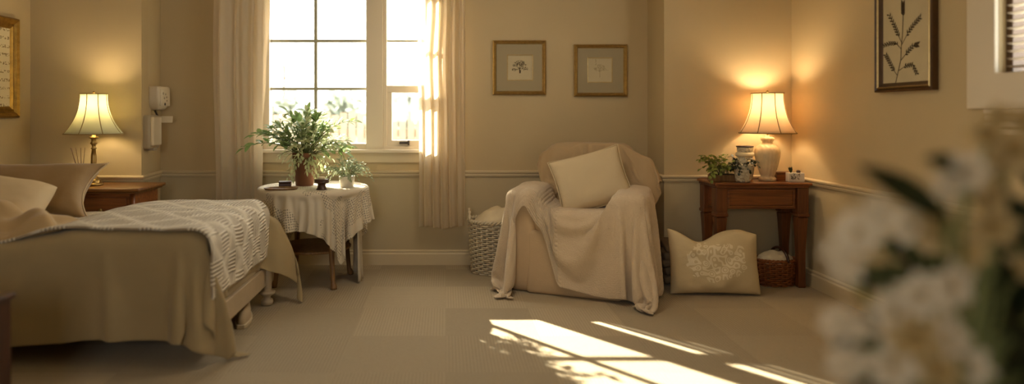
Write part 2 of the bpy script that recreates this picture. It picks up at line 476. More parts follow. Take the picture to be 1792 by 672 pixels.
def rbox(x0, x1, y0, y1, z0, z1, r, n=4, bulge=0.0):
    """A box with generously rounded edges, as one closed mesh (upholstery)."""
    mb = MB(); c = Vector(((x0 + x1) / 2, (y0 + y1) / 2, (z0 + z1) / 2)); h = Vector(((x1 - x0) / 2, (y1 - y0) / 2, (z1 - z0) / 2))
    N = 12; vs = {}; fs = []; L = []

    def vid(p):
        k = tuple(round(q, 5) for q in p)
        if k not in vs:
            vs[k] = len(L)
            q = Vector([max(-1, min(1, a)) * hh for a, hh in zip(p, h)])
            inner = Vector([max(-hh + r, min(hh - r, a)) for a, hh in zip(q, h)])
            d = q - inner
            if d.length > 1e-9: q = inner + d.normalized() * r
            if bulge:
                q += Vector((q.x / h.x, q.y / h.y, q.z / h.z)) * bulge * max(0, (1 - p[0] ** 2)) * max(0, 1 - p[2] ** 2 if abs(p[1]) > .99 else 1 - p[1] ** 2)
            L.append(c + q)
        return vs[k]

    def par(i, hh):                                   # denser towards the rounded rim
        t = i / N * 2 - 1
        rr = min(.95, r / hh)
        return math.copysign(1 - rr * (1 - min(1, (abs(t) / .5))) * 0 - 0, t) * 0 + t
    def knots(hh):
        e = r / hh
        e = min(e, .999)
        ks = [-1, -1 + e * .12, -1 + e * .35, -1 + e * .65, -1 + e]
        inn = [-1 + e + (2 - 2 * e) * k / 6 for k in range(1, 6)]
        return ks + inn + [-k for k in reversed(ks)]
    K = [knots(h.x), knots(h.y), knots(h.z)]
    for ax in range(3):
        a, b = [(1, 2), (2, 0), (0, 1)][ax]
        for sgn in (-1, 1):
            for i in range(len(K[a]) - 1):
                for j in range(len(K[b]) - 1):
                    q = []
                    for (u, v) in ((i, j), (i + 1, j), (i + 1, j + 1), (i, j + 1)):
                        p = [0, 0, 0]; p[ax] = sgn; p[a] = K[a][u]; p[b] = K[b][v]
                        q.append(vid(p))
                    fs.append(tuple(q) if sgn > 0 else tuple(reversed(q)))
    mb.add(L, fs)
    return mb


def slab(xs, zs, y0, y1, skip=(), lower=0.0):
    """A wall in the XZ plane cut into cells; cells in skip are openings. Material 1 below z = lower."""
    mb = MB(); nx, nz = len(xs), len(zs)
    vs = [(x, y, z) for y in (y0, y1) for z in zs for x in xs]
    idx = lambda s, i, j: s * nx * nz + j * nx + i
    solid = lambda i, j: 0 <= i < nx - 1 and 0 <= j < nz - 1 and (i, j) not in skip
    fs = []; mi = []
    for i in range(nx - 1):
        for j in range(nz - 1):
            if not solid(i, j): continue
            k = 1 if zs[j + 1] <= lower + 1e-6 else 0
            fs.append((idx(0, i, j), idx(0, i + 1, j), idx(0, i + 1, j + 1), idx(0, i, j + 1))); mi.append(k)
            fs.append((idx(1, i, j), idx(1, i, j + 1), idx(1, i + 1, j + 1), idx(1, i + 1, j))); mi.append(k)
            for (di, dj, a, b) in ((-1, 0, (i, j + 1), (i, j)), (1, 0, (i + 1, j), (i + 1, j + 1)), (0, -1, (i, j), (i + 1, j)), (0, 1, (i + 1, j + 1), (i, j + 1))):
                if not solid(i + di, j + dj):
                    fs.append((idx(0, *b), idx(0, *a), idx(1, *a), idx(1, *b))); mi.append(k)
    mb.v = [Vector(v) for v in vs]; mb.f = fs; mb.mi = mi
    used = sorted({i for f in fs for i in f}); mp = {o: n for n, o in enumerate(used)}
    mb.v = [mb.v[i] for i in used]; mb.f = [tuple(mp[i] for i in f) for f in fs]
    return mb


def struct(name, mb, mat, smooth=False, bevel=0, **kw):
    o = obj(name, mb, mat, smooth=smooth, bevel=bevel, **kw); o['kind'] = 'structure'
    return o


# ------------------------------------------------------------------ the room
WY, RY, LY = 5.16, 4.77, 4.73          # window wall, right wing, left wing
XL, XR = -2.99, 2.51                   # side walls
XRL, XRR = -2.24, 1.585                # ends of the window wall
TOP, RAIL, T = 2.42, .718, .14
YB = -1.3                              # wall behind the camera
WX0, WX1, WZ0, WZ1 = -1.44, -.13, .90, 2.22

fl = MB(); fl.add([(XL - .2, YB - .2, 0), (XR + .2, YB - .2, 0), (XR + .2, WY + .16, 0), (XL - .2, WY + .16, 0), (XL - .2, YB - .2, -.1), (XR + .2, YB - .2, -.1), (XR + .2, WY + .16, -.1), (XL - .2, WY + .16, -.1)],
                  [(0, 1, 2, 3), (7, 6, 5, 4), (0, 4, 5, 1), (1, 5, 6, 2), (2, 6, 7, 3), (3, 7, 4, 0)])
struct('floor', fl, MT['carpet'])
struct('ceiling', MB().box(XL - .2, XR + .2, YB - .2, WY + .16, TOP, TOP + .1), MT['ceil'])
WM = [MT['wall'], MT['wains']]
struct('wall_back', slab([XRL - .1, WX0, WX1, XRR + .02], [0, RAIL, WZ0, WZ1, TOP], WY, WY + T, {(1, 2)}, RAIL), WM)
ret = slab([.1, .44], [0, RAIL, TOP], 0, .1, (), RAIL)                       # left return, slightly splayed
a0 = Vector((-2.19, LY, 0)); a1 = Vector((XRL, WY, 0)); dd = (a1 - a0)
ret.v = [Vector((a0.x + dd.x * v.x / .43 - v.y, a0.y + v.x, v.z)) for v in ret.v]
ret.f = [tuple(reversed(f)) for f in ret.f]
struct('wall_left_return', ret, WM)
struct('wall_left_wing', slab([XL - T, -2.19], [0, RAIL, TOP], LY, LY + .1, (), RAIL), WM)


def side_wall(name, x, sgn, y0, y1, hole=None):
    ys = [y0, y1]; zs = [0, RAIL, TOP]; skip = set()
    if hole:
        ys = [y0, hole[0], hole[1], y1]; zs = [0, RAIL, hole[2], hole[3], TOP]; skip = {(1, 2)}
    s = slab(ys, zs, 0, T, skip, RAIL)
    s.v = [Vector((x + sgn * v.y, v.x, v.z)) for v in s.v]
    if sgn > 0: s.f = [tuple(reversed(f)) for f in s.f]
    s.f = [tuple(reversed(f)) for f in s.f]
    struct(name, s, WM)


side_wall('wall_left', XL, -1, YB - T, LY)
W2 = (1.75, 2.98, 1.336, 2.2)
side_wall('wall_right', XR, 1, YB - T, RY + T, W2)
side_wall('wall_right_return', XRR, 1, RY + T, WY)
struct('wall_right_wing', slab([XRR, XR], [0, RAIL, TOP], RY, RY + T, (), RAIL), WM)
W3 = (-1.1, -.2, 1.0, 2.1)
struct('wall_rear', slab([XL, W3[0], W3[1], XR], [0, .4, W3[2], W3[3], TOP], YB - T, YB, {(1, 2)}, .4), [MT['wall'], MT['wall']])

# chair rails and baseboards: a moulded profile run along each wall
RAILP = [(0, -.024), (.012, -.024), (.016, -.012), (.014, -.004), (.024, .004), (.026, .014), (.018, .02), (0, .022)]
BASEP = [(0, 0), (.016, 0), (.016, .085), (.010, .095), (.012, .108), (.004, .117), (0, .117)]


def run(name, prof, pts, z, mat):
    """Sweep prof along a polyline in plan; the room lies to the right of the direction of travel."""
    mb = MB(); pts = [Vector((p[0], p[1], 0)) for p in pts]; n = len(prof); vs = []
    for i, p in enumerate(pts):
        dirs = []
        if i > 0: dirs.append((p - pts[i - 1]).normalized())
        if i < len(pts) - 1: dirs.append((pts[i + 1] - p).normalized())
        ns = [Vector((d.y, -d.x, 0)) for d in dirs]
        m = ns[0] if len(ns) == 1 else (ns[0] + ns[1]) / (1 + ns[0].dot(ns[1]))
        for (o, h) in prof: vs.append(p + m * o + Vector((0, 0, z + h)))
    fs = []
    for i in range(len(pts) - 1):
        for k in range(n - 1):
            fs.append((i * n + k, (i + 1) * n + k, (i + 1) * n + k + 1, i * n + k + 1))
    fs.append(tuple(range(n))); fs.append(tuple((len(pts) - 1) * n + k for k in range(n - 1, -1, -1)))
    mb.add(vs, fs)
    return struct(name, mb, mat)


run('trim_1', RAILP, [(XL, YB), (XL, LY), (-2.19, LY), (XRL, WY), (XRR, WY)], RAIL, MT['trim'])
run('trim_2', RAILP, [(XRR, WY), (XRR, RY), (XR, RY), (XR, YB)], RAIL, MT['trim'])
run('baseboard_left', BASEP, [(XL, YB), (XL, LY), (-2.19, LY), (XRL, WY), (XRR, WY)], 0, MT['trim'])
run('baseboard_right', BASEP, [(XRR, WY), (XRR, RY), (XR, RY), (XR, YB)], 0, MT['trim'])

# ---- window 1: picture unit with muntins, mullion and an operable sash
w1 = thing('window_1', 'wide window in the back wall with muntin bars, above the round table', 'window', (-.78, WY, WZ0), kind='structure')
GY = WY + .07
f = MB()


def ringframe(mb, x0, x1, z0, z1, w, y0, y1, mi=0):
    """One connected rectangular frame."""
    xs = [x0, x0 + w, x1 - w, x1]; zs = [z0, z0 + w, z1 - w, z1]
    s = slab(xs, zs, y0, y1, {(1, 1)})
    mb.add(s.v, s.f, mi)


ringframe(f, WX0, -.56, WZ0 + .0, WZ1, .05, GY - .05, GY + .04)
obj('fixed_sash', f, MT['winwhite'], w1, False, .004, world=True)
obj('mullion', MB().box(-.628, -.494, GY - .06, GY + .05, WZ0, WZ1), MT['winwhite'], w1, False, .004, world=True)
f = MB(); ringframe(f, -.494, WX1, WZ0, WZ1, .03, GY - .05, GY + .04)
obj('side_frame', f, MT['winwhite'], w1, False, .004, world=True)
f = MB(); ringframe(f, -.475, WX1 - .02, .925, 1.41, .05, GY - .035, GY + .02)
ls = obj('lower_sash', f, MT['winwhite'], w1, False, .004, world=True)
obj('meeting_rail', MB().box(-.475, WX1 - .02, GY - .045, GY + .03, 1.352, 1.405), MT['winwhite'], w1, False, .004, world=True)
lt = MB().box(-.365, -.29, GY - .06, GY - .04, .945, .965); lt.box(-.30, -.285, GY - .07, GY - .055, .935, .975)
obj('latch', lt, MT['darkplastic'], w1, False, world=True)
obj('muntin', MB().box(-1.032 - .013, -1.032 + .013, GY - .02, GY + .02, WZ0 + .05, WZ1 - .05), MT['muntin'], w1, False, .003, world=True)
for z in (1.382, 1.763):
    obj('muntin', MB().box(WX0 + .05, -.628, GY - .018, GY + .018, z - .011, z + .011), MT['muntin'], w1, False, .003, world=True)
obj('muntin', MB().box(-.464, WX1 - .03, GY - .018, GY + .018, 1.763 - .008, 1.763 + .008), MT['muntin'], w1, False, .003, world=True)
obj('pane', MB().box(WX0 + .04, -.63, GY - .003, GY + .003, WZ0 + .04, WZ1 - .04), MT['glass'], w1, False, world=True)
obj('pane', MB().box(-.47, WX1 - .025, GY - .002, GY + .002, 1.40, WZ1 - .02), MT['glass'], w1, False, world=True)
obj('pane', MB().box(-.43, WX1 - .065, GY - .002, GY + .002, .97, 1.36), MT['glass'], w1, False, world=True)
sill = MB().box(WX0 - .06, WX1 + .06, WY - .045, WY + .12, WZ0 - .022, WZ0 + .004)
obj('sill', sill, MT['winwhite'], w1, False, .005, world=True)
obj('apron', MB().box(WX0 - .03, WX1 + .03, WY - .016, WY - .0005, WZ0 - .10, WZ0 - .022), MT['trim'], w1, False, .004, world=True)

# ---- window 2 in the right wall, with blinds
w2 = thing('window_2', 'white cased window with horizontal blinds in the right wall', 'window', (XR, 2.36, W2[2]), kind='structure')
f = MB(); ringframe(f, W2[0] - .16, W2[1] + .16, W2[2] - .13, W2[3] + .12, .16, -.022, 0)
f.v = [Vector((XR + v.y - .0005, v.x, v.z)) for v in f.v]; f.f = [tuple(reversed(q)) for q in f.f]
obj('casing', f, MT['winwhite'], w2, False, .004, world=True)
f = MB(); ringframe(f, W2[0], W2[1], W2[2], W2[3], .035, 0, .06)
f.v = [Vector((XR + v.y + .03, v.x, v.z)) for v in f.v]
obj('window_frame', f, MT['darkwood'], w2, False, .003, world=True)
obj('pane', MB().box(XR + .075, XR + .08, W2[0] + .03, W2[1] - .03, W2[2] + .03, W2[3] - .03), MT['glass'], w2, False, world=True)
for k, zz in enumerate((.135, .165, .197, .228)):
    obj('apron_moulding', MB().box(XR - .03 - .004 * (k == 0), XR - .0005, W2[0] - .18, W2[1] + .05 - .0 * k, W2[2] - zz - .016, W2[2] - zz + .004), MT['winwhite'], w2, False, .004, world=True)
bl = thing('window_blind', 'horizontal slatted blind hanging in the right wall window', 'blind', (XR + .045, 2.36, W2[3] - .04))
for k in range(24):
    z = W2[3] - .06 - k * .034
    if z < W2[2] + .03: break
    s = MB(); s.box(-.022, .022, W2[0] + .04, W2[1] - .04, -.001, .001); s.tr(Matrix.Translation((XR + .02, 0, z)) @ Matrix.Rotation(math.radians(8), 4, 'Y'))
    obj('slat', s, MT['blind'], bl, False, world=True)
for y in (2.0, 2.45, 2.8):
    obj('ladder_cord', MB().tube([(XR + .0, y, W2[3] - .04), (XR + .0, y, W2[2] + .03)], .0015), MT['plastic'], bl, world=True)
# ---- unseen window added behind the camera to let in fill daylight
w3 = thing('fill_window', 'added fill-light window in the unseen wall opposite the round table', 'window', (0, YB, W3[2]), kind='structure')
f = MB(); ringframe(f, W3[0], W3[1], W3[2], W3[3], .06, YB - .1, YB - .03)
obj('window_frame', f, MT['winwhite'], w3, False, .004, world=True)
for x in (-.65,):
    obj('mullion', MB().box(x - .03, x + .03, YB - .09, YB - .04, W3[2] + .06, W3[3] - .06), MT['winwhite'], w3, False, .004, world=True)

# ------------------------------------------------------------------ cloth draping
def drape(fn, nu, nv, su, sv, colliders, frames=60, stiff=5.0, bend=.3, mass=.25, dist=.006, pin=None, self_col=False, quality=6, fric=20, grow=0.0):
    """Lay a cloth (a grid given by fn(u, v)) over real objects with Blender's cloth solver; returns its points and UVs in metres."""
    mb = MB().grid(fn, nu, nv)
    me = bpy.data.meshes.new('tmp'); me.from_pydata([tuple(v) for v in mb.v], [], mb.f)
    o = bpy.data.objects.new('tmp', me); C.objects.link(o)
    if pin:
        vg = o.vertex_groups.new(name='pin')
        for j in range(nv + 1):
            for i in range(nu + 1):
                w = pin(i / nu, j / nv)
                if w > 0: vg.add([j * (nu + 1) + i], w, 'REPLACE')
    cm = o.modifiers.new('cloth', 'CLOTH'); s = cm.settings
    s.quality = quality; s.shrink_min = -grow; s.mass = mass; s.air_damping = 3.0
    s.tension_stiffness = stiff * 3; s.compression_stiffness = stiff * 3; s.shear_stiffness = stiff; s.bending_stiffness = bend
    s.tension_damping = 8; s.compression_damping = 8; s.shear_damping = 8; s.bending_damping = .6
    if pin: s.vertex_group_mass = 'pin'
    cs = cm.collision_settings; cs.distance_min = dist; cs.use_self_collision = self_col; cs.collision_quality = 4; cs.self_distance_min = .006
    cs.friction = fric
    added = []
    for c in colliders:
        m = c.modifiers.new('collision', 'COLLISION'); added.append((c, m))
        c.collision.thickness_outer = .008; c.collision.cloth_friction = fric
    SC.frame_start = 1; SC.frame_end = frames
    cm.point_cache.frame_start = 1; cm.point_cache.frame_end = frames
    for fr in range(1, frames + 1): SC.frame_set(fr)
    ev = o.evaluated_get(bpy.context.evaluated_depsgraph_get()); em = ev.to_mesh()
    res = MB(); res.add([Vector(v.co) for v in em.vertices], mb.f)
    ev.to_mesh_clear()
    bpy.data.objects.remove(o); bpy.data.meshes.remove(me)
    for c, m in added: c.modifiers.remove(m)
    SC.frame_set(1)
    uv = [(i / nu * su, j / nv * sv) for j in range(nv + 1) for i in range(nu + 1)]
    return res, uv


# ------------------------------------------------------------------ soft furnishings
def pillow(w, h, t, n=26, pinch=.09, wr=.006, seed=1, droop=0.0):
    """A stuffed cushion lying in its XY plane, seams along the rim, corners drawn out."""
    mb = MB(); N = n; vs = []; fs = []; ids = {}
    for side in (1, -1):
        for j in range(N + 1):
            for i in range(N + 1):
                u = i / N * 2 - 1; v = j / N * 2 - 1
                rim = i in (0, N) or j in (0, N)
                if rim and side < 0:
                    ids[(side, i, j)] = ids[(1, i, j)]; continue
                x = u * w / 2 * (1 - pinch * (1 - v * v) ** 1.0 * abs(u) ** 3)
                y = v * h / 2 * (1 - pinch * (1 - u * u) ** 1.0 * abs(v) ** 3)
                p = max(0, (1 - u ** 4)) * max(0, (1 - v ** 4))
                z = side * t / 2 * p ** .55
                k = noise.noise(Vector((x * 9 + seed, y * 9, side * 3))) * wr * 1.4 + noise.noise(Vector((x * 24 + seed, y * 24, side))) * wr * .5
                edge = (1 - p) * noise.noise(Vector((x * 40, y * 40, seed + side))) * wr * .6
                ids[(side, i, j)] = len(vs)
                vs.append(Vector((x, y - droop * abs(u) ** 3 * 0 + (-droop * math.exp(-((u + .3) / .38) ** 2) - droop * .5 * max(0, u - .6) / .4 if v > .0 else 0) * v, z + (k * (p > 0) * min(1, p * 3) + edge) * 1)))
    for side in (1, -1):
        for j in range(N):
            for i in range(N):
                q = [ids[(side, a, b)] for a, b in ((i, j), (i + 1, j), (i + 1, j + 1), (i, j + 1))]
                fs.append(tuple(q if side > 0 else reversed(q)))
    mb.add(vs, fs)
    return mb


def piping(w, h, pinch, r=.004, n=40):
    pts = []
    for (a, b) in (((-1, -1), (1, -1)), ((1, -1), (1, 1)), ((1, 1), (-1, 1)), ((-1, 1), (-1, -1))):
        for k in range(n):
            t = k / n; u = a[0] + (b[0] - a[0]) * t; v = a[1] + (b[1] - a[1]) * t
            pts.append((u * w / 2 * (1 - pinch * (1 - v * v) * abs(u) ** 3), v * h / 2 * (1 - pinch * (1 - u * u) * abs(v) ** 3), 0))
    return MB().tube(pts, r, 6, closed=True)


# ------------------------------------------------------------------ bed
BX0, BX1, BY0, BY1 = -2.95, -1.115, 3.07, 4.10
bed = thing('bed', 'single bed with pale painted foot rail and turned feet, left of the room', 'bed', (-2.0, 3.6, 0))


def bed_top(x): 
    t = max(0, min(1, (x + 2.15) / .35)); t = t * t * (3 - 2 * t)
    return .545 + .075 * t


mt = rbox(BX0, BX1 - .015, BY0, BY1, .26, .60, .075)
for v in mt.v:
    if v.z > .43:
        v.z = .43 + (v.z - .43) / .17 * (bed_top(v.x) - .43)
matt = obj('mattress', mt, MT['mattress'], bed, world=True)
obj('foot_rail', MB().box(BX1 - .03, BX1 + .012, BY0 + .02, BY1 - .06, .125, .238), MT['bedpaint'], bed, False, .005, world=True)
obj('box_spring', MB().box(BX0 + .02, BX1 - .005, BY0 + .02, BY1 - .03, .238, .275), MT['mattress'], bed, False, .006, world=True)
for y in (BY0 + .03, BY1 - .03):
    obj('side_rail', MB().box(BX0 + .02, BX1 - .02, y - .012, y + .012, .125, .238), MT['bedpaint'], bed, False, .004, world=True)
LEGP = [(.026, 0), (.034, .006), (.038, .022), (.034, .036), (.022, .044), (.022, .056), (.03, .062), (.049, .074), (.052, .082), (.044, .09), (.026, .096), (.028, .11), (.028, .30)]
for (x, y) in ((BX1 + .01, BY1 - .035), (BX1 - .16, BY0 + .30), (BX0 + .06, BY0 + .06), (BX0 + .06, BY1 - .06)):
    obj('leg', MB().lathe(LEGP, 24, (x, y, 0)), MT['bedpaint'], bed, world=True)
obj('headboard', MB().box(XL + .005, BX0 - .002, BY0, BY1, .12, .80), MT['mahog'], bed, False, .01, world=True)

OV, OF, OB = .47, .31, .34


def spread0(u, v):
    of = OF + .165 * math.exp(-(v / .18) ** 2) + .26 * math.exp(-((1 - v) / .18) ** 2); x = -2.9 + u * (BX1 + of + 2.9); y = BY0 - OV + v * (BY1 + OB - BY0 + OV)
    z = bed_top(min(x, BX1)) + .012
    return Vector((x, y, z))


flare = obj('flare', MB().lathe([(.15, 0), (.13, .2), (.10, .34), (.03, .50)], 24, (BX1 + .025, BY1 + .03, 0)), MT['sheet'])   # lifts the far corner of the cloth while it falls; removed below
res, uv = drape(spread0, 72, 64, 2.15, 1.84, [matt, flare, bpy.data.objects['foot_rail'], bpy.data.objects['floor']], 70, 5, .25, dist=.005)
bpy.data.objects.remove(flare)
tag(obj('bedspread', res, MT['spread'], sub=1, solid=.004, uv=uv), 'olive tan bedspread hanging over the near side and foot of the bed', 'bedspread')


def quilt0(u, v):
    s = u * 1.58                                        # arc length from the head side
    x0 = -2.38; z0 = .022
    y = BY0 + .015 + v * (BY1 - .03 - BY0) + .02 * math.sin(u * 5)
    x = x0 + s
    r = .095; xe = BX1 + .022 - r
    z = bed_top(min(x, BX1)) + z0 + .004 * math.sin(v * 9 + u * 7)
    if x > xe:
        a = min((x - xe) / r, PI / 2)
        z -= r * (1 - math.cos(a)); xx = xe + r * math.sin(a)
        if (x - xe) / r > PI / 2: z -= (x - xe) - r * PI / 2
        xx += .006 * math.sin(v * 17) * min(1, (x - xe) * 4)
        return Vector((xx, y + .01 * math.sin(v * 7), z))
    return Vector((x, y, z))


q = MB().grid(quilt0, 110, 70)
for p_ in q.v:
    p_.x += .004 * noise.noise(p_ * 14); p_.z += .007 * noise.noise(p_ * 9)
quv = [(i / 110 * 1.5, j / 70 * 1.0) for j in range(71) for i in range(111)]
tag(obj('quilt', q, MT['quilt'], solid=.014, sub=1, uv=quv), 'cream textured quilt with raised corded blocks laid over the bed foot', 'quilt')
tag(obj('bed_sheet', rbox(-2.93, -2.28, BY0 + .02, BY1 - .02, .5, .567, .012), MT['sheet']), 'pale smooth sheet on the mattress beside the pillows', 'sheet')


def place(o, px, py, Y, rot): o.location = P(px, py, Y); o.rotation_euler = rot


p1 = thing('pillow', 'large tan velvet pillow with a pointed corner, standing at the bed head', 'pillow', P(46, 336, 3.92), rot=(math.radians(50), 0, math.radians(6)))
obj('pillow_cover', pillow(.84, .42, .20, pinch=.22, seed=3), MT['pillowtan'], p1, sub=1)
obj('piping', piping(.84, .42, .22, .0045), MT['pillowpale'], p1)
p2 = thing('pillow', 'plump pale round-ended pillow in front of the tan velvet pillow', 'pillow', P(-28, 363, 3.48), rot=(math.radians(38), math.radians(8), math.radians(8)))
obj('pillow_cover', pillow(.58, .42, .20, pinch=.0, seed=7), MT['pillowpale'], p2, sub=1)


def crumple(u, v):
    x = -2.50 + u * .60; y = 3.12 + v * .30
    h = .14 * math.exp(-((u - .35) / .26) ** 2 - ((v - .75) / .45) ** 2) + .085 * math.exp(-((u - .80) / .13) ** 2 - ((v - .5) / .5) ** 2)
    z = bed_top(x) + .03 + h * 1.1 + .03 * math.sin(u * 9 + v * 4) * (.3 + h * 6) + .018 * noise.noise(Vector((u * 5, v * 5, 2)))
    e = min(1, min(u, 1 - u, v, 1 - v) * 9)
    return Vector((x + .03 * math.sin(v * 8), y + .03 * math.sin(u * 9), bed_top(x) + .012 + (z - bed_top(x) - .012) * e))


cr = MB().grid(crumple, 40, 30)
tag(obj('throw_blanket', cr, MT['throwtan'], solid=.014, sub=1, uv=[(i / 40 * .6, j / 30 * .4) for j in range(31) for i in range(41)]), 'crumpled tan throw blanket at the near corner of the bed head', 'blanket')

sh = thing('shoe', 'pale canvas shoe on the carpet under the bed foot rail', 'shoe', (-1.165, 3.83, 0), rotz=math.radians(10))
up = MB()
prof = []
for i in range(15):
    t = i / 14; w = .038 * (1 - .25 * abs(t - .45)) * (math.sin(PI * min(1, max(.04, t * .93 + .05))) ** .35)
    hgt = .055 + .055 * max(0, 1 - t * 2.2) + .012 * math.sin(t * PI)
    hgt *= (1 - .55 * max(0, (t - .75) / .25) ** 2)
    prof.append((t, w, hgt))
vs = []; fs = []
for (t, w, hgt) in prof:
    for k in range(12):
        a = k / 11 * PI
        vs.append((w * math.cos(a), .03 - t * .25, .022 + hgt * math.sin(a) ** .7))
for i in range(14):
    for k in range(11): fs.append((i * 12 + k, i * 12 + k + 1, (i + 1) * 12 + k + 1, (i + 1) * 12 + k))
fs.append(tuple(range(11, -1, -1))); fs.append(tuple(14 * 12 + k for k in range(12)))
up.add(vs, fs); obj('upper', up, MT['shoe'], sh)
so = MB(); vs = []; 
for zz in (0, .022):
    for sgn in (1, -1):
        for (t, w, hgt) in (prof if sgn > 0 else reversed(prof)): vs.append((sgn * (w + .008), .038 - t * .266, zz))
n = 30; so.add(vs, [tuple(range(n - 1, -1, -1)), tuple(range(n, 2 * n))] + [(k, (k + 1) % n, n + (k + 1) % n, n + k) for k in range(n)])
obj('sole', so, MT['sole'], sh, False, .004)

# dark cabinet at the picture's left edge
cab = thing('cabinet', 'dark mahogany bedside cabinet at the near side of the bed', 'cabinet', (-2.0, 2.5, 0))
cx1 = -1.53; cy1 = 2.345
obj('body', MB().box(cx1 - .46, cx1 - .012, cy1 - .42, cy1 - .012, .04, .525), MT['mahog'], cab, False, .004, world=True)
obj('top', MB().box(cx1 - .475, cx1, cy1 - .435, cy1, .525, .548), MT['mahog'], cab, False, .005, world=True)
obj('plinth', MB().box(cx1 - .44, cx1 - .03, cy1 - .40, cy1 - .03, 0, .04), MT['mahog'], cab, False, .003, world=True)
dr = obj('drawer', MB().box(cx1 - .45, cx1 - .03, cy1 - .436, cy1 - .42, .36, .51), MT['mahog'], cab, False, .004, world=True)
obj('knob', MB().lathe([(.006, 0), (.006, .01), (.013, .016), (.013, .024), (.004, .03)], 16).tr(Matrix.Translation((cx1 - .24, cy1 - .436, .435)) @ Matrix.Rotation(PI / 2, 4, 'X')), MT['brass'], dr, world=True)

# ------------------------------------------------------------------ nightstand and brass lamp
NX0, NX1, NY0, NY1, NZ = -2.52, -2.0, 4.28, 4.70, .695
ns = thing('nightstand', 'brown wooden nightstand with an overhanging top behind the bed', 'nightstand', ((NX0 + NX1) / 2, (NY0 + NY1) / 2, 0))
obj('top', MB().box(NX0, NX1, NY0, NY1, NZ - .022, NZ), MT['nights'], ns, False, .007, world=True)
obj('top_moulding', MB().box(NX0 + .02, NX1 - .02, NY0 + .02, NY1 - .01, NZ - .036, NZ - .022), MT['nights'], ns, False, .004, world=True)
obj('body', MB().box(NX0 + .05, NX1 - .05, NY0 + .05, NY1 - .02, .10, NZ - .036), MT['walnut'], ns, False, .004, world=True)
for k, (z0, z1) in enumerate(((.47, .63), (.29, .45), (.12, .27))):
    d = obj('drawer', MB().box(NX0 + .10, NX1 - .10, NY0 + .038, NY0 + .05, z0, z1), MT['walnut'], ns, False, .004, world=True)
    obj('knob', MB().lathe([(.005, 0), (.005, .01), (.012, .015), (.012, .022), (.004, .027)], 14).tr(Matrix.Translation(((NX0 + NX1) / 2, NY0 + .038, (z0 + z1) / 2)) @ Matrix.Rotation(PI / 2, 4, 'X')), MT['brass'], d, world=True)
for x in (NX0 + .065, NX1 - .065):
    obj('corner_post', MB().tube([(x, NY0 + .052, .1), (x, NY0 + .052, NZ - .04)], .016, 12), MT['walnutz'], ns, world=True)
for x in (NX0 + .075, NX1 - .075):
    for y in (NY0 + .075, NY1 - .05):
        obj('foot', MB().lathe([(.016, 0), (.022, .03), (.03, .10)], 14, (x, y, 0)), MT['walnutz'], ns, world=True)


def bell_shade(rt, rb, h, n=64):
    """Bell shade profile, panels slightly hollow between ribs."""
    prof = []
    for i in range(17):
        t = i / 16
        r = rb + (rt - rb) * (1 - (1 - t) ** 2.3)
        prof.append((r, h * t))
    return prof


def lamp(name, label, loc, base_prof, base_mat, rt, rb, sh_h, sh_z, shade_mat_, body_name, power, tilt=0.0, extra=None):
    t = thing(name, label, 'lamp', loc)
    obj(body_name, MB().lathe(base_prof, 40), base_mat, t)
    top = base_prof[-1][1]
    obj('stem', MB().tube([(0, 0, top - .005), (0, 0, sh_z + sh_h * .45)], .006, 10), MT['brass'], t)
    s = MB(); prof = bell_shade(rt, rb, sh_h)
    s.lathe(prof, 96, (0, 0, sh_z), cap=False, scale=lambda a, z: 1 - .022 * abs(math.sin(4 * a)) ** .8)
    so = obj('shade', s, shade_mat_, t, solid=.002)
    for k in range(8):
        a = 2 * PI * k / 8
        obj('shade_rib', MB().tube([(r * 1.004 * math.cos(a), r * 1.004 * math.sin(a), sh_z + z) for r, z in prof], .0028, 6), MT['trimtape'], so)
    obj('shade_rim', MB().tube([(rb * (1 - .022 * abs(math.sin(4 * a)) ** .8) * math.cos(a), rb * (1 - .022 * abs(math.sin(4 * a)) ** .8) * math.sin(a), sh_z) for a in [2 * PI * k / 96 for k in range(96)]], .0035, 6, closed=True), MT['trimtape'], so)
    obj('shade_rim', MB().tube([(rt * math.cos(a), rt * math.sin(a), sh_z + sh_h) for a in [2 * PI * k / 48 for k in range(48)]], .0035, 6, closed=True), MT['trimtape'], so)
    for k in range(3):
        a = 2 * PI * k / 3 + .4
        obj('spider_arm', MB().tube([(0, 0, sh_z + sh_h - .012), (rt * .98 * math.cos(a), rt * .98 * math.sin(a), sh_z + sh_h)], .002, 5), MT['brass'], t)
    obj('finial', MB().lathe([(.004, -.02), (.004, .0), (.009, .006), (.009, .012), (.003, .02)], 14, (0, 0, sh_z + sh_h)), MT['brass'], t)
    b = [(.012, 0), (.013, .015), (.02, .04), (.028, .065), (.026, .085), (.014, .1), (.003, .104)]
    obj('bulb', MB().lathe(b, 18, (0, 0, sh_z + sh_h * .30)), MT['bulb'], t)
    l = bpy.data.lights.new('lamp_light', 'POINT'); l.energy = power; l.color = (1, .76, .45); l.shadow_soft_size = .035
    lo = bpy.data.objects.new('lamp_light', l); C.objects.link(lo)
    lo.location = Vector(loc) + Vector((0, 0, sh_z + sh_h * .30 + .065 + .055)); 
    return t




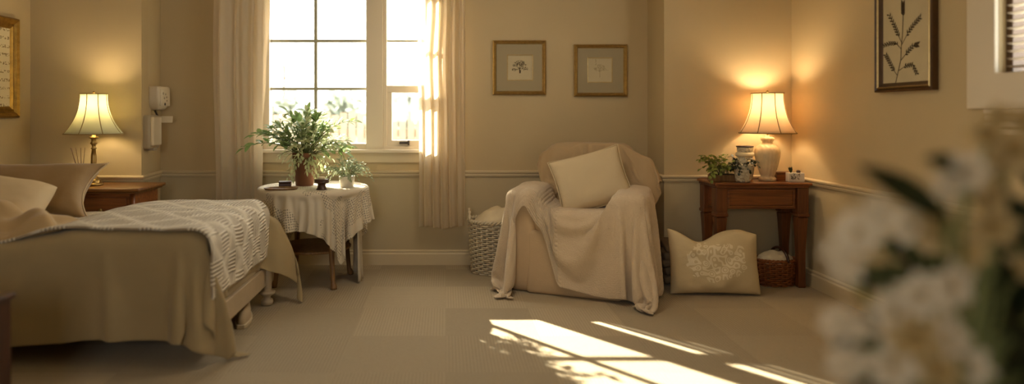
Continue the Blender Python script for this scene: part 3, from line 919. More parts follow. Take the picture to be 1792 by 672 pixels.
def document_mat():
    m = M('document_paper', '#d6c9a8', .9)
    nt = m.node_tree; L = nt.links.new
    bs = [n for n in nt.nodes if n.type == 'BSDF_PRINCIPLED'][0]; tc = [n for n in nt.nodes if n.type == 'TEX_COORD'][0]
    w = nd(nt, 'ShaderNodeTexWave', Scale=5.5); w.bands_direction = 'Z'; L(tc.outputs['Object'], w.inputs['Vector'])
    n = nd(nt, 'ShaderNodeTexNoise', Scale=70.0, Detail=2.0); L(tc.outputs['Object'], n.inputs['Vector'])
    a = nd(nt, 'ShaderNodeMath', operation='GREATER_THAN'); a.inputs[1].default_value = .72; L(w.outputs['Fac'], a.inputs[0])
    b = nd(nt, 'ShaderNodeMath', operation='GREATER_THAN'); b.inputs[1].default_value = .52; L(n.outputs['Fac'], b.inputs[0])
    q = nd(nt, 'ShaderNodeMath', operation='MULTIPLY'); L(a.outputs[0], q.inputs[0]); L(b.outputs[0], q.inputs[1])
    mx = nd(nt, 'ShaderNodeMix'); mx.data_type = 'RGBA'; mx.inputs[6].default_value = (*rgb('#d6c9a8'), 1); mx.inputs[7].default_value = (*rgb('#8d7a58'), 1)
    L(q.outputs[0], mx.inputs['Factor']); L(mx.outputs[2], bs.inputs['Base Color'])
    return m


MT['document'] = document_mat()
MT['trimtape'] = M('shade_trim', '#8f7a4c', .8)
bp_ = [(1.2 * r_, z_) for r_, z_ in [(.048, 0), (.05, .006), (.046, .014), (.036, .02), (.04, .028), (.03, .04), (.018, .048), (.022, .056), (.018, .064), (.012, .075), (.016, .12), (.0145, .2), (.011, .245), (.017, .252), (.011, .26), (.0105, .275), (.02, .285), (.013, .30), (.013, .315), (.026, .325), (.024, .331), (.012, .334), (.012, .355)]]
lampL = lamp('table_lamp', 'brass candlestick lamp with lit greenish cream bell shade on the nightstand', (PX(164, 4.5), 4.5, NZ), bp_, MT['brass'], .086, .187, .272, .352, MT['shade_cream'], 'base', 4)
sw = MB().tube([(0, 0, .05), (.035, -.0, .055)], .003, 6); obj('switch', sw, MT['brass'], lampL)

rd = thing('reed_diffuser', 'small bottle of thin dark reeds beside the brass lamp', 'diffuser', (PX(147, 4.45), 4.42, NZ))
obj('bottle', MB().lathe([(.028, 0), (.03, .01), (.03, .055), (.014, .075), (.012, .09)], 20), MT['whitepot'], rd)
for (dx, dy) in ((-.075, .01), (-.062, -.02), (-.05, .02), (-.005, 0), (.012, .02)):
    obj('reed', MB().tube([(0, 0, .02), (dx * 1.0, dy, .26)], .002, 5), MT['twig'], rd)

# ------------------------------------------------------------------ wall fittings on the left return
def on_return(y): return a0.x + dd.x * (y - a0.y) / dd.y
x0 = on_return(5.0)
d1 = thing('wall_dispenser', 'white wall dispenser with a rounded chin and small buttons, left of the curtain', 'dispenser', (x0, 5.0, PZ(172, 5.0)), rotz=0)
body = rbox(.002, .085, -.115, .10, -.09, .088, .014)
for v in body.v:
    if v.z < -.02: v.y *= 1 - .5 * ((-.02 - v.z) / .07) ** 2; v.x = .002 + (v.x - .002) * (1 - .35 * ((-.02 - v.z) / .07) ** 2)
obj('housing', body, MT['plastic'], d1)
fp = rbox(.08, .094, -.085, .075, -.06, .07, .006)
fo = obj('front_plate', fp, MT['plastic'], d1)
for (y, z, r) in ((-.05, .035, .010), (-.03, .0, .008), (.01, .008, .008), (.015, -.018, .008), (-.01, .03, .007), (-.02, -.045, .011)):
    obj('button', MB().lathe([(r, 0), (r, .003), (r * .6, .005)], 14).tr(Matrix.Translation((.093, y, z)) @ Matrix.Rotation(PI / 2, 4, 'Y')), MT['greyplastic'] if r < .011 else MT['darkplastic'], fo)
cordp = [(x0 + .03, 4.95, PZ(193, 5.0)), (x0 + .045, 4.95, PZ(200, 5.0)), (x0 + .05, 4.96, PZ(206, 5.0)), (x0 + .065, 4.965, PZ(211, 5.0))]
coil = []
for k in range(81):
    t = k / 80 * 3; i = min(2, int(t)); q = Vector(cordp[i]).lerp(Vector(cordp[i + 1]), t - i); a = k * .9
    coil.append(q + Vector((.007 * math.cos(a), .007 * math.sin(a), 0)))
obj('coiled_cord', MB().tube(coil, .0025, 5), MT['darkplastic'], d1, world=True)
cd = MB().box(0, .10, -.001, .001, -.026, .026)
cd.tr(Matrix.Translation((x0 + .055, 4.96, PZ(209, 5.0))) @ Matrix.Rotation(math.radians(8), 4, 'Z') @ Matrix.Rotation(math.radians(-20), 4, 'X'))
obj('paper_slip', cd, MT['plastic'], d1, False, world=True)['label'] = 'small white paper slip'
x1 = on_return(4.84)
d2 = thing('wall_dispenser', 'taller grey wall dispenser mounted low, below the white dispenser', 'dispenser', (x1, 4.84, PZ(231, 4.84)))
obj('housing', rbox(.002, .062, -.085, .085, -.125, .125, .02), MT['greyplastic'], d2)
obj('front_cover', rbox(.055, .082, -.072, .072, -.10, .112, .012), MT['plastic'], d2)
obj('nozzle', rbox(.02, .07, -.03, .03, -.137, -.115, .008), MT['greyplastic'], d2)

# ------------------------------------------------------------------ curtains
def curtain(name, label, fn, nu, nv, su, sv, mat):
    mb = MB().grid(fn, nu, nv)
    uv = [(i / nu * su, j / nv * sv) for j in range(nv + 1) for i in range(nu + 1)]
    t = thing(name, label, 'curtain', tuple(fn(.5, 0)), group=None)
    o = obj('panel', mb, mat, t, uv=uv, world=True, solid=.002)
    hem = MB().grid(lambda u, v: fn(u, v * .02) + Vector((0, -.003, 0)), nu, 2)
    obj('hem', hem, mat, t, uv=[(i / nu * su, j / 2 * .04) for j in range(3) for i in range(nu + 1)], world=True)
    return t


def lerp_pts(tab, z):
    """tab: list of (z, value) with z rising."""
    if z <= tab[0][0]: return tab[0][1]
    for (z0, v0), (z1, v1) in zip(tab, tab[1:]):
        if z <= z1:
            t = (z - z0) / (z1 - z0); t = t * t * (3 - 2 * t); return v0 + (v1 - v0) * t
    return tab[-1][1]


ZT = 2.30


def cur_left(u, v):
    z = .03 + v * (ZT - .03); Y = 4.99
    l = PX(373, Y) + .01 * math.sin(z * 3); r = PX(456, Y) + .02 * (z / ZT) 
    ph = u * 2 * PI * 3.0 + .5 * math.sin(z * 1.1) + .7 * noise.noise(Vector((u * 2, z * .6, 3)))
    amp = .028 * (.55 + .45 * math.sin(u * 5 + 1))
    return Vector((l + (r - l) * (u + .02 * math.sin(ph * 1.0)), Y + amp * math.sin(ph) + .008 * math.sin(ph * 2.3 + z), z))


def cur_left_in(u, v):
    z = .04 + v * (ZT - .04); Y = 5.055
    l = PX(437, Y); r = lerp_pts([(.04, PX(452, Y)), (.95, PX(458, Y)), (1.45, PX(466, Y)), (2.0, PX(473, Y)), (2.3, PX(474, Y))], z)
    ph = u * 2 * PI * 1.6 + .3 * math.sin(z * 1.4)
    return Vector((l + (r - l) * u, Y + .016 * math.sin(ph), z))


def cur_right(u, v):
    z = .315 + v * (ZT - .315); Y = 5.03
    l = lerp_pts([(.3, PX(733, Y)), (1.2, PX(733, Y)), (1.6, PX(729, Y)), (2.0, PX(735, Y)), (2.3, PX(742, Y))], z); r = PX(813, Y)
    ph = u * 2 * PI * 5.3 + .5 * math.sin(z * 1.3) + .8 * noise.noise(Vector((u * 2, z * .7, 8)))
    return Vector((l + (r - l) * (u + .015 * math.sin(ph)), Y + .022 * math.sin(ph) + .007 * math.sin(ph * 2.1 + z * 2), z + .01 * math.sin(u * 9) * (1 - v)))


curtain('curtain', 'long beige curtain panel left of the window, hanging nearest the wall dispensers', cur_left, 120, 50, .5, 2.3, MT['drape'])
curtain('curtain', 'narrow pinkish inner curtain strip along the window left edge', cur_left_in, 40, 50, .2, 2.3, MT['drape'])
curtain('curtain', 'short sheer sunlit curtain at the right of the window', cur_right, 130, 50, .6, 2.0, MT['curtain'])
rod = thing('curtain_rod', 'brass curtain rod above the window', 'curtain rod', (-.8, 5.03, 2.31))
obj('rod', MB().tube([(-1.95, 5.03, 2.312), (.35, 5.03, 2.312)], .011, 12), MT['brass'], rod, world=True)
for x in (-1.97, .37):
    obj('finial', MB().lathe([(.012, -.02), (.022, 0), (.012, .02)], 14).tr(Matrix.Translation((x, 5.03, 2.312)) @ Matrix.Rotation(PI / 2, 4, 'Y')), MT['brass'], rod, world=True)
for x in (-1.9, .3):
    obj('bracket', MB().box(x - .01, x + .01, 5.02, WY - .0005, 2.29, 2.304), MT['brass'], rod, False, world=True)

# ------------------------------------------------------------------ round table
TX, TY, TR, TZ = PX(549, 4.66), 4.66, .375, .66
tb = thing('side_table', 'round wooden side table with tapered legs under the window', 'table', (TX, TY, 0))
ttop = obj('tabletop', MB().lathe([(TR - .012, TZ - .024), (TR, TZ - .018), (TR, TZ - .006), (TR - .006, TZ)], 64, (TX, TY, 0)), MT['oak'], tb, world=True)
obj('apron', MB().lathe([(.27, TZ - .10), (.27, TZ - .024)], 48, (TX, TY, 0)), MT['oak'], tb, world=True)
lp = []
for a in (-52, 38, 128, 218):
    a = math.radians(a); d = Vector((math.cos(a), math.sin(a), 0)); b = Vector((TX, TY, 0))
    pts = [b + d * r + Vector((0, 0, z)) for r, z in ((.30, 0), (.297, .015), (.285, .05), (.268, .2), (.262, .4), (.268, .52), (.262, TZ - .03))]
    obj('leg', MB().tube(pts, [.02, .022, .015, .018, .024, .03, .03], 10), MT['oak'], tb, world=True)
obj('shelf', MB().lathe([(.255, .235), (.262, .24), (.262, .25), (.255, .255)], 40, (TX, TY, 0)), MT['oak'], tb, world=True)


def cloth0(u, v):
    a = math.radians(-4); s = 1.20
    x = (u - .5) * s; y = (v - .5) * s
    return Vector((TX + .015 + x * math.cos(a) - y * math.sin(a), TY - .015 + x * math.sin(a) + y * math.cos(a), TZ + .012))


# keep the cloth clear of the wall behind while it falls
res, uv = drape(cloth0, 64, 64, 1.24, 1.24, [ttop, bpy.data.objects['wall_back']], 70, 4, .12, dist=.004)
tag(obj('tablecloth', res, MT['lace'], sub=1, solid=.003, uv=uv), 'cream lace cloth with pointed corners draped over the round table', 'tablecloth')


def skirt(u, v):
    a = math.radians(-14 + u * 52); z = .012 + v * (TZ - .03 - .012)
    r = .335 + .012 * math.sin(u * 24) * (1.2 - v) - .012 * v
    return Vector((TX + r * math.cos(a), TY + r * math.sin(a), z))


tag(obj('cloth_panel', MB().grid(skirt, 40, 16), MT['skirt'], solid=.002, uv=[(i / 40 * .3, j / 16 * .6) for j in range(17) for i in range(41)]), 'long white under-cloth hanging to the carpet at the right of the round table', 'cloth')
TZC = TZ + .011


def plant_stem(mbs, mbl, base, tip, nl, ll, lw, sag, rnd, r0=.004, bare=.25, curl=.25, spread=.6):
    base, tip = Vector(base), Vector(tip); L = (tip - base).length; pts = []
    for i in range(9):
        t = i / 8; p = base.lerp(tip, t); p.z += sag * 4 * t * (1 - t) * L
        p += Vector((rnd.uniform(-1, 1), rnd.uniform(-1, 1), 0)) * .012 * L * (t > 0)
        pts.append(p)
    mbs.tube(pts, [r0 * (1 - .65 * i / 8) for i in range(9)], 5)
    for k in range(nl):
        t = bare + (1 - bare) * (k + rnd.random() * .6) / nl; i = min(7, int(t * 8)); p = pts[i].lerp(pts[i + 1], t * 8 - i)
        d = (pts[i + 1] - pts[i]).normalized(); s = d.cross(Vector((0, 0, 1)))
        if s.length < .05: s = Vector((1, 0, 0))
        s.normalize(); s = Matrix.Rotation(rnd.uniform(-1.2, 1.2), 3, d) @ s
        v = d * rnd.uniform(.3, .8) + s * (1 if k % 2 else -1) * spread * rnd.uniform(.7, 1.3) + Vector((0, 0, rnd.uniform(-.15, .3)))
        q = rnd.uniform(.7, 1.2)
        mbl.leaf(p, v, Vector((rnd.uniform(-.5, .5), rnd.uniform(-.6, .1), 1)), ll * q, lw * q, curl)
    mbl.leaf(pts[-1], pts[-1] - pts[-2], (0, -.3, 1), ll, lw, curl)


# big plant
rnd = random.Random(5)
bpx, bpy_ = PX(533, 4.68), 4.68
pl = thing('potted_plant', 'large leafy plant in a terracotta pot on the round table', 'plant', (bpx, bpy_, TZC))
obj('pot', MB().lathe([(.058, 0), (.062, .005), (.078, .19), (.084, .195), (.086, .235), (.078, .237), (.072, .215), (.0, .212)], 36, cap=False), MT['terracotta'], pl)
obj('soil', MB().lathe([(.071, .205), (.06, .213), (.0, .216)], 24, cap=False), MT['soil'], pl)
st = MB(); lv = MB(); lv2 = MB()
for k in range(64):
    a = rnd.uniform(0, 2 * PI); rr = rnd.random() ** .6
    tip = Vector((rr * .34 * math.cos(a) + .01, rr * .22 * math.sin(a), .50 - .17 * rr ** 2 + rnd.uniform(-.08, .04)))
    if tip.x > .24: tip.z -= .04
    plant_stem(st, lv if k % 2 else lv2, (.03 * math.cos(a), .03 * math.sin(a), .20), tip, rnd.randint(8, 12), rnd.uniform(.042, .060), rnd.uniform(.022, .034), .12, rnd, .0035, .3)
for (tx, ty, tz) in ((-.42, -.05, .27), (-.36, -.02, .36), (.34, -.02, .46), (-.12, 0, .53), (.02, .02, .53), (.12, -.04, .50)):
    plant_stem(st, lv, (0, 0, .2), (tx, ty, tz), 12, .075, .042, .16, rnd, .004, .35)
for k in range(26):                                             # trailing shoots over the pot rim
    a = rnd.uniform(-PI, 0.3); r = rnd.uniform(.10, .24)
    plant_stem(st, lv2, (.05 * math.cos(a), .05 * math.sin(a), .23), (r * math.cos(a), .6 * r * math.sin(a), rnd.uniform(.06, .24)), 8, .038, .014, .22, rnd, .002, .3)
obj('stems', st, MT['stem'], pl); fo = obj('foliage', lv, MT['leaf'], pl); obj('foliage', lv2, MT['leafpale'], pl)['label'] = 'pale variegated foliage'

# small plant
sx, sy = PX(607, 4.58), 4.58
pl = thing('potted_plant', 'small fine-leaved plant in a white pot at the right of the round table top', 'plant', (sx, sy, TZC))
obj('pot', MB().lathe([(.042, 0), (.046, .004), (.056, .075), (.058, .08), (.052, .08), (.048, .066), (0, .064)], 30, cap=False), MT['whitepot'], pl)
st = MB(); lv = MB()
for k in range(60):
    a = rnd.uniform(0, 2 * PI); rr = rnd.random() ** .5
    tip = Vector((rr * .19 * math.cos(a), rr * .13 * math.sin(a), .19 - .10 * rr ** 2 + rnd.uniform(-.05, .03)))
    plant_stem(st, lv, (.02 * math.cos(a), .02 * math.sin(a), .06), tip, 11, .022, .010, .25, rnd, .0018, .3)
obj('soil', MB().lathe([(.047, .06), (.04, .067), (0, .069)], 20, cap=False), MT['soil'], pl)
obj('stems', st, MT['stem'], pl); obj('foliage', lv, MT['leafgrey'], pl)

g = thing('candle_holder', 'dark wooden footed candle holder at the front of the round table', 'candle holder', (PX(563, 4.42), 4.42, TZC))
obj('holder', MB().lathe([(.036, 0), (.036, .008), (.03, .014), (.026, .03), (.028, .044), (.05, .05), (.05, .058), (.044, .06), (.05, .064), (.05, .072), (.03, .074)], 30), MT['mahog'], g)
obj('candle', MB().lathe([(.022, .074), (.023, .076), (.023, .088), (.018, .09)], 24), MT['wax'], g)
g = thing('trinket_box', 'small dark wooden box beside the terracotta pot', 'box', (PX(499, 4.55), 4.55, TZC), rotz=.2)
obj('body', MB().box(-.042, .042, -.03, .03, 0, .034), MT['mahog'], g, False, .004)
obj('lid', MB().box(-.044, .044, -.032, .032, .0345, .046), MT['mahog'], g, False, .004)
g = thing('wooden_tray', 'shallow oval wooden tray at the left of the round table top', 'tray', (PX(492, 4.42), 4.42, TZC), rotz=.15)
tv = MB().lathe([(.085, 0), (.105, .004), (.115, .016), (.111, .017), (.10, .008), (0, .006)], 40, cap=False); tv.tr(Matrix.Diagonal((1, .62, 1, 1)))
obj('tray_body', tv, MT['oak'], g)

# ------------------------------------------------------------------ framed prints
def frame_front(x0, x1, z0, z1, w, mb=None, prof=((0, 0), (0, .018), (.3, .026), (.55, .018), (.7, .022), (1, .01))):
    """Mitred moulding round a rectangle in the XZ plane facing -Y; prof = (inward fraction, height)."""
    mb = MB(); n = len(prof); vs = []
    for (cx, cz, sx, sz) in ((x0, z0, 1, 1), (x1, z0, -1, 1), (x1, z1, -1, -1), (x0, z1, 1, -1)):
        for (t, h) in prof: vs.append((cx + sx * t * w, -h, cz + sz * t * w))
    fs = []
    for c in range(4):
        d = (c + 1) % 4
        for k in range(n - 1): fs.append((c * n + k, d * n + k, d * n + k + 1, c * n + k + 1))
    mb.add(vs, fs); return mb


def tree_drawing(mb, x, z, s, seed, style):
    """A small inked tree: trunk, boughs and leaf clumps, laid flat on the paper."""
    r = random.Random(seed)
    def line(a, b, w):
        a, b = Vector((a[0], 0, a[1])), Vector((b[0], 0, b[1])); d = (b - a)
        if d.length < 1e-6: return
        n = Vector((-d.z, 0, d.x)).normalized() * w / 2
        mb.add([a - n, a + n, b + n * .6, b - n * .6], [(3, 2, 1, 0)])
    def dot(cx, cz, rr):
        n = 7; mb.add([(cx + rr * math.cos(2 * PI * k / n) * r.uniform(.6, 1.2), 0, cz + rr * math.sin(2 * PI * k / n) * r.uniform(.5, 1)) for k in range(n)], [tuple(range(n))])
    if style == 0:
        line((x, z), (x - .05 * s, z + .45 * s), .09 * s); line((x, z), (x + .05 * s, z + .25 * s), .08 * s)
        for (dx, dz, rx, rz, n) in ((-.02, .78, .42, .2, 80), (-.42, .28, .22, .09, 22), (.36, .34, .26, .14, 34), (.25, .62, .25, .12, 22), (-.35, .62, .2, .1, 18)):
            line((x - .03 * s, z + .35 * s), (x + dx * s, z + dz * s), .035 * s)
            for _ in range(n):
                a = r.uniform(0, 2 * PI); q = r.random() ** .5
                dot(x + (dx + rx * q * math.cos(a)) * s, z + (dz + rz * q * math.sin(a)) * s, .03 * s)
    else:
        line((x, z - .15 * s), (x, z + .6 * s), .022 * s)
        for (dx, dz, rx, rz, n) in ((.08, .72, .3, .18, 50), (-.33, .5, .16, .16, 26), (.3, .52, .2, .1, 18), (-.32, 1.05, .06, .3, 12)):
            line((x, z + .3 * s), (x + dx * s, z + dz * s), .014 * s)
            for _ in range(n):
                a = r.uniform(0, 2 * PI); q = r.random() ** .5
                dot(x + (dx + rx * q * math.cos(a)) * s, z + (dz + rz * q * math.sin(a)) * s, .022 * s)
        line((x - .1 * s, z + .42 * s), (x + .7 * s, z + .42 * s), .02 * s)


def square_print(label, px0, py0, px1, py1, style, pc, ps):
    Y = WY - .002; xa, xb = PX(px0, Y), PX(px1, Y); zb, za = PZ(py1, Y), PZ(py0, Y); cx = (xa + xb) / 2; cz = (za + zb) / 2
    t = thing('framed_print', label, 'picture', (cx, Y, cz), group=None)
    hw, hh = (xb - xa) / 2, (za - zb) / 2
    obj('frame', frame_front(-hw, hw, -hh, hh, .030), MT['gilt'], t, False)
    m = slab([-hw + .025, pc[0] - ps, pc[0] + ps, hw - .025], [-hh + .025, pc[1] - ps, pc[1] + ps, hh - .025], -.010, -.004, {(1, 1)})
    obj('mount', m, MT['mat'], t, False)
    bv = frame_front(pc[0] - ps - .004, pc[0] + ps + .004, pc[1] - ps - .004, pc[1] + ps + .004, .006, prof=((0, .011), (1, .0105)))
    obj('mount_bevel', bv, MT['gilt'], t, False)
    pp = obj('print', MB().box(pc[0] - ps - .002, pc[0] + ps + .002, -.0045, -.0035, pc[1] - ps - .002, pc[1] + ps + .002), MT['paper'], t, False)
    d = MB(); tree_drawing(d, pc[0], pc[1] - ps * .45, ps * 1.05, 4 + style, style)
    for k, v in enumerate(d.v): v.y = -.0052
    obj('drawing', d, MT['ink'] if style == 0 else MT['inkpale'], pp, False)
    obj('backing', MB().box(-hw + .004, hw - .004, -.003, .0, -hh + .004, hh - .004), MT['darkwood'], t, False)


square_print('square framed tree print in a grey mount, the one nearer the window', 862, 71, 955, 166, 0, (.006, .0), .098)
square_print('square framed print of a slender sapling in a grey mount, nearer the alcove', 1004, 78, 1097, 169, 1, (-.005, .003), .094)

# botanical picture on the right wall (authored facing -Y, turned to face -X)
ya, yb = 3.798, 3.345; zb_, zt_ = 1.305, 1.97
bt = thing('framed_print', 'tall dark-framed botanical print of a branching sprig on the right wall', 'picture', (XR - .002, (ya + yb) / 2, (zb_ + zt_) / 2), rotz=-PI / 2)
# local x runs along -Y of the room (left edge of the picture is further away)
hw, hh = (ya - yb) / 2, (zt_ - zb_) / 2
obj('frame', frame_front(-hw, hw, -hh, hh, .05, prof=((0, 0), (0, .03), (.18, .036), (.4, .02), (.55, .026), (.8, .014), (1, .012))), MT['darkwood'], bt, False)
obj('frame_bead', frame_front(-hw + .018, hw - .018, -hh + .018, hh - .018, .012, prof=((0, .026), (.5, .034), (1, .026))), MT['gilt'], bt, False)
obj('paper', MB().box(-hw + .045, hw - .045, -.012, -.002, -hh + .045, hh - .045), MT['paper'], bt, False)
bot = MB(); r = random.Random(2)
def ribbon(mb, pts, w, y):
    for a, b in zip(pts, pts[1:]):
        a, b = Vector((a[0], y, a[1])), Vector((b[0], y, b[1])); d = b - a; n = Vector((-d.z, 0, d.x)).normalized() * w / 2
        mb.add([a - n, b - n, b + n, a + n], [(0, 1, 2, 3)])
def blob(mb, c, d, ln, wd, y):
    c = Vector((c[0], y, c[1])); d = Vector((d[0], 0, d[1])).normalized(); n = Vector((-d.z, 0, d.x))
    mb.add([c, c + d * ln * .35 + n * wd, c + d * ln * .75 + n * wd * .7, c + d * ln, c + d * ln * .75 - n * wd * .7, c + d * ln * .35 - n * wd], [tuple(range(6))])
def bp2(px, py):   # a point of the picture as seen in the photo, on the paper
    Yp = XR * FOC / (px - CX); return (-(Yp - (ya + yb) / 2), PZ(py, Yp) - (zb_ + zt_) / 2)
stemp = [(1571, 149), (1575, 132), (1581, 105), (1582, 80), (1584, 60), (1585, 35), (1585, 6)]
ribbon(bot, [bp2(*q) for q in stemp], .006, -.0125)
for br, kind in (([(1575, 132), (1568, 122), (1561, 108), (1555, 97)], 0), ([(1577, 124), (1590, 115), (1602, 113), (1609, 128)], 1), ([(1581, 106), (1592, 92), (1603, 80), (1611, 78)], 0),
                 ([(1582, 86), (1573, 76), (1562, 76), (1550, 80)], 1), ([(1583, 76), (1576, 60), (1570, 45), (1561, 27)], 0), ([(1583, 78), (1594, 57), (1604, 43), (1615, 31)], 0), ([(1585, 36), (1585, 25), (1585, 15), (1585, 5)], 0)):
    pts = [Vector((*bp2(*q), 0)) for q in br]; ribbon(bot, [(q.x, q.y) for q in pts], .004, -.0128)
    for k in range(16):
        t = .25 + .75 * k / 15; i = min(2, int(t * 3)); p = pts[i].lerp(pts[i + 1], t * 3 - i); d = (pts[i + 1] - pts[i]).normalized()
        s = 1 if k % 2 else -1; dv = d + Vector((-d.y, d.x, 0)) * s * .9
        blob(bot, (p.x, p.y), (dv.x, dv.y), .024 if kind == 0 else .020, .0045, -.0131 - .0001 * (k % 3))
obj('drawing', bot, MT['ink'], bt, False)

# gilt picture on the left wall
gy0, gy1 = 4.05, PX(26, 1) and (XL * FOC / (26 - CX)); gz0, gz1 = PZ(206, gy1), PZ(34, gy1)
gl = thing('framed_print', 'gilt-framed document print on the left wall above the bed head', 'picture', (XL + .002, (gy0 + gy1) / 2, (gz0 + gz1) / 2), rotz=PI / 2)
hw, hh = (gy1 - gy0) / 2, (gz1 - gz0) / 2
obj('frame', frame_front(-hw, hw, -hh, hh, .075, prof=((0, 0), (0, .03), (.15, .04), (.4, .032), (.55, .02), (.75, .024), (.9, .016), (1, .012))), MT['gold'], gl, False)
pp = obj('paper', MB().box(-hw + .07, hw - .07, -.012, -.002, -hh + .07, hh - .07), MT['document'], gl, False)
obj('hanging_loop', MB().tube([(.0 + .02 * math.cos(a), -.006, hh + .018 + .018 * math.sin(a)) for a in [2 * PI * k / 16 for k in range(16)]], .004, 6, closed=True), MT['gold'], gl)

# ------------------------------------------------------------------ armchair
AO = Vector((.82, 4.24, 0)); AY = math.radians(-22)
ch = thing('armchair', 'bulky slipcovered armchair with rolled arms in front of the back wall', 'armchair', AO, AY)
base = rbox(-.31, .31, .0, .60, .0, .42, .03)
for v in base.v:
    if v.z < .2 and v.y < .2: v.y -= .02 * (1 - v.z / .2)
cb = obj('seat_base', base, MT['slip'], ch)
cs_ = obj('seat_cushion', rbox(-.265, .265, -.01, .52, .40, .535, .05), MT['slip'], ch)
ca = []
for sgn, nm in ((-1, 'arm'), (1, 'arm')):
    ar = rbox(-.095, .095, .0, .64, .0, .665, .05)
    for v in ar.v:
        t = max(0, (v.z - .42) / .25); v.x *= 1 + .06 * t
        v.x += sgn * .345
    ca.append(obj(nm, ar, MT['slip'], ch))
bk = rbox(-.365, .365, .50, .69, .0, .955, .075)
for v in bk.v:
    v.y += .07 * max(0, v.z - .4) / .55
    v.x *= 1 - .22 * max(0, v.z - .66) / .3
cbk = obj('backrest', bk, MT['slip'], ch)
Mch = parent_chain(ch)
bpy.context.view_layer.update()

# knitted throw across both arms and the seat, draped by the cloth solver from a form that follows the chair
hp_ = [(0, .56), (.20, .56), (.225, .62), (.25, .675), (.345, .69), (.44, .68), (.47, .6), (.49, .35), (.52, .05)]
prof = [(-x, z) for x, z in reversed(hp_[1:])] + hp_
acc = [0]
for a, b in zip(prof, prof[1:]): acc.append(acc[-1] + math.hypot(b[0] - a[0], b[1] - a[1]))


def along(s):
    s = max(0, min(acc[-1], s))
    for i in range(len(acc) - 1):
        if s <= acc[i + 1] + 1e-9:
            t = (s - acc[i]) / (acc[i + 1] - acc[i]); return prof[i][0] + (prof[i + 1][0] - prof[i][0]) * t, prof[i][1] + (prof[i + 1][1] - prof[i][1]) * t
    return prof[-1]


def throw0(u, v):
    x, z = along(u * acc[-1])
    front = lerp_pts([(0, -.52), (.2, -.62), (.28, -.50), (.325, -.06), (.40, -.14), (.425, -.18), (.445, -.48), (.6, -.56), (.75, -.62), (1, -.52)], u)
    y = front + v * (.42 - front)
    return Mch @ Vector((x, y, z + .006))


res, uv = drape(throw0, 96, 44, acc[-1], .82, [cb, cs_, cbk, bpy.data.objects['floor']] + ca, 80, 4, .12, dist=.006, pin=lambda u, v: 1.0 if v > .9 else 0, grow=.05)
tag(obj('knit_throw', res, MT['knit'], sub=1, solid=.008, uv=uv), 'chunky cream knitted throw draped over the armchair arms and seat', 'throw')


def back0(u, v):
    x = -.42 + u * .88; s = v * 1.0
    if s < .36: y = .47 + .05; z = .985 - (.36 - s)
    elif s < .68: y = .52 + (s - .36); z = .985
    else: y = .85; z = .985 - (s - .68)
    t = max(0, z - .4) / .55
    return Mch @ Vector((x + .0 * v, y - (.0 if s < .68 else .0) + (.0), z))


def back1(u, v):
    x = -.42 + u * 1.02; y = .19 + v * .66
    return Mch @ Vector((x, y, .968))


wl = Mch @ Vector((-.325, .60, 0)); wr = Mch @ Vector((.405, .56, 0))
wing = MB().lathe([(.09, .5), (.09, .70), (.05, .80), (.02, .86)], 20, wr); wing.lathe([(.06, .5), (.06, .72), (.03, .82), (.015, .88)], 20, wl)
flare = obj('flare', wing, MT['sheet'])                              # spreads the hanging sides while the cloth falls; removed below
res, uv = drape(back1, 60, 44, 1.02, .66, [cbk, flare] + ca, 80, 4, .15, dist=.006, pin=lambda u, v: 1.0 if abs(v - .60) < .05 and .35 < u < .65 else 0, grow=.08)
bpy.data.objects.remove(flare)
tag(obj('throw_blanket', res, MT['throwback'], sub=1, solid=.006, uv=uv), 'taupe throw blanket hanging over the top of the armchair back', 'blanket')

cu = thing('cushion', 'square cream cushion tilted on the armchair seat', 'cushion', P(1034, 316, 4.48), rot=(math.radians(62), math.radians(0), math.radians(-12)))
cu.rotation_euler = (Matrix.Rotation(math.radians(-14), 4, 'Z') @ Matrix.Rotation(math.radians(66), 4, 'X') @ Matrix.Rotation(math.radians(17), 4, 'Z')).to_euler()
obj('cushion_cover', pillow(.50, .41, .15, pinch=.07, seed=11, wr=.007), MT['cushion'], cu, sub=1)
obj('piping', piping(.50, .41, .07, .004), MT['cushion'], cu)

# ------------------------------------------------------------------ baskets
def wicker(name_t, rt, rb, h, rows, stakes, sr, mat, squash=1.0, seg=None, amp=.006, x=0, y=0):
    """Woven side wall: upright stakes and horizontal strands passing in front of and behind them."""
    seg = seg or stakes * 2; m = MB()
    R = lambda z: rb + (rt - rb) * (z / h)
    for k in range(rows):
        z = sr + (h - 2 * sr) * k / (rows - 1); pts = []
        for i in range(seg):
            a = 2 * PI * i / seg; q = R(z) + amp * (1 if (i // 2 + k) % 2 == 0 else -1) * (.9 if i % 2 == 0 else .9)
            pts.append((q * math.cos(a), q * squash * math.sin(a), z))
        m.tube(pts, sr, 5, closed=True)
    s = MB()
    for k in range(stakes):
        a = 2 * PI * (k + .5) / stakes
        s.tube([(R(z) * math.cos(a), R(z) * squash * math.sin(a), z) for z in (0.004, h * .5, h)], sr * .9, 5)
    return m, s


def braid(r, z, rad, n, squash=1.0, amp=.008):
    out = MB()
    for ph in (0, PI):
        pts = []
        for i in range(n):
            a = 2 * PI * i / n; w = a * (n // 8) / 1.0 + ph
            pts.append(((r + amp * math.cos(w)) * math.cos(a), (r + amp * math.cos(w)) * squash * math.sin(a), z + amp * math.sin(w)))
        out.tube(pts, rad, 6, closed=True)
    return out


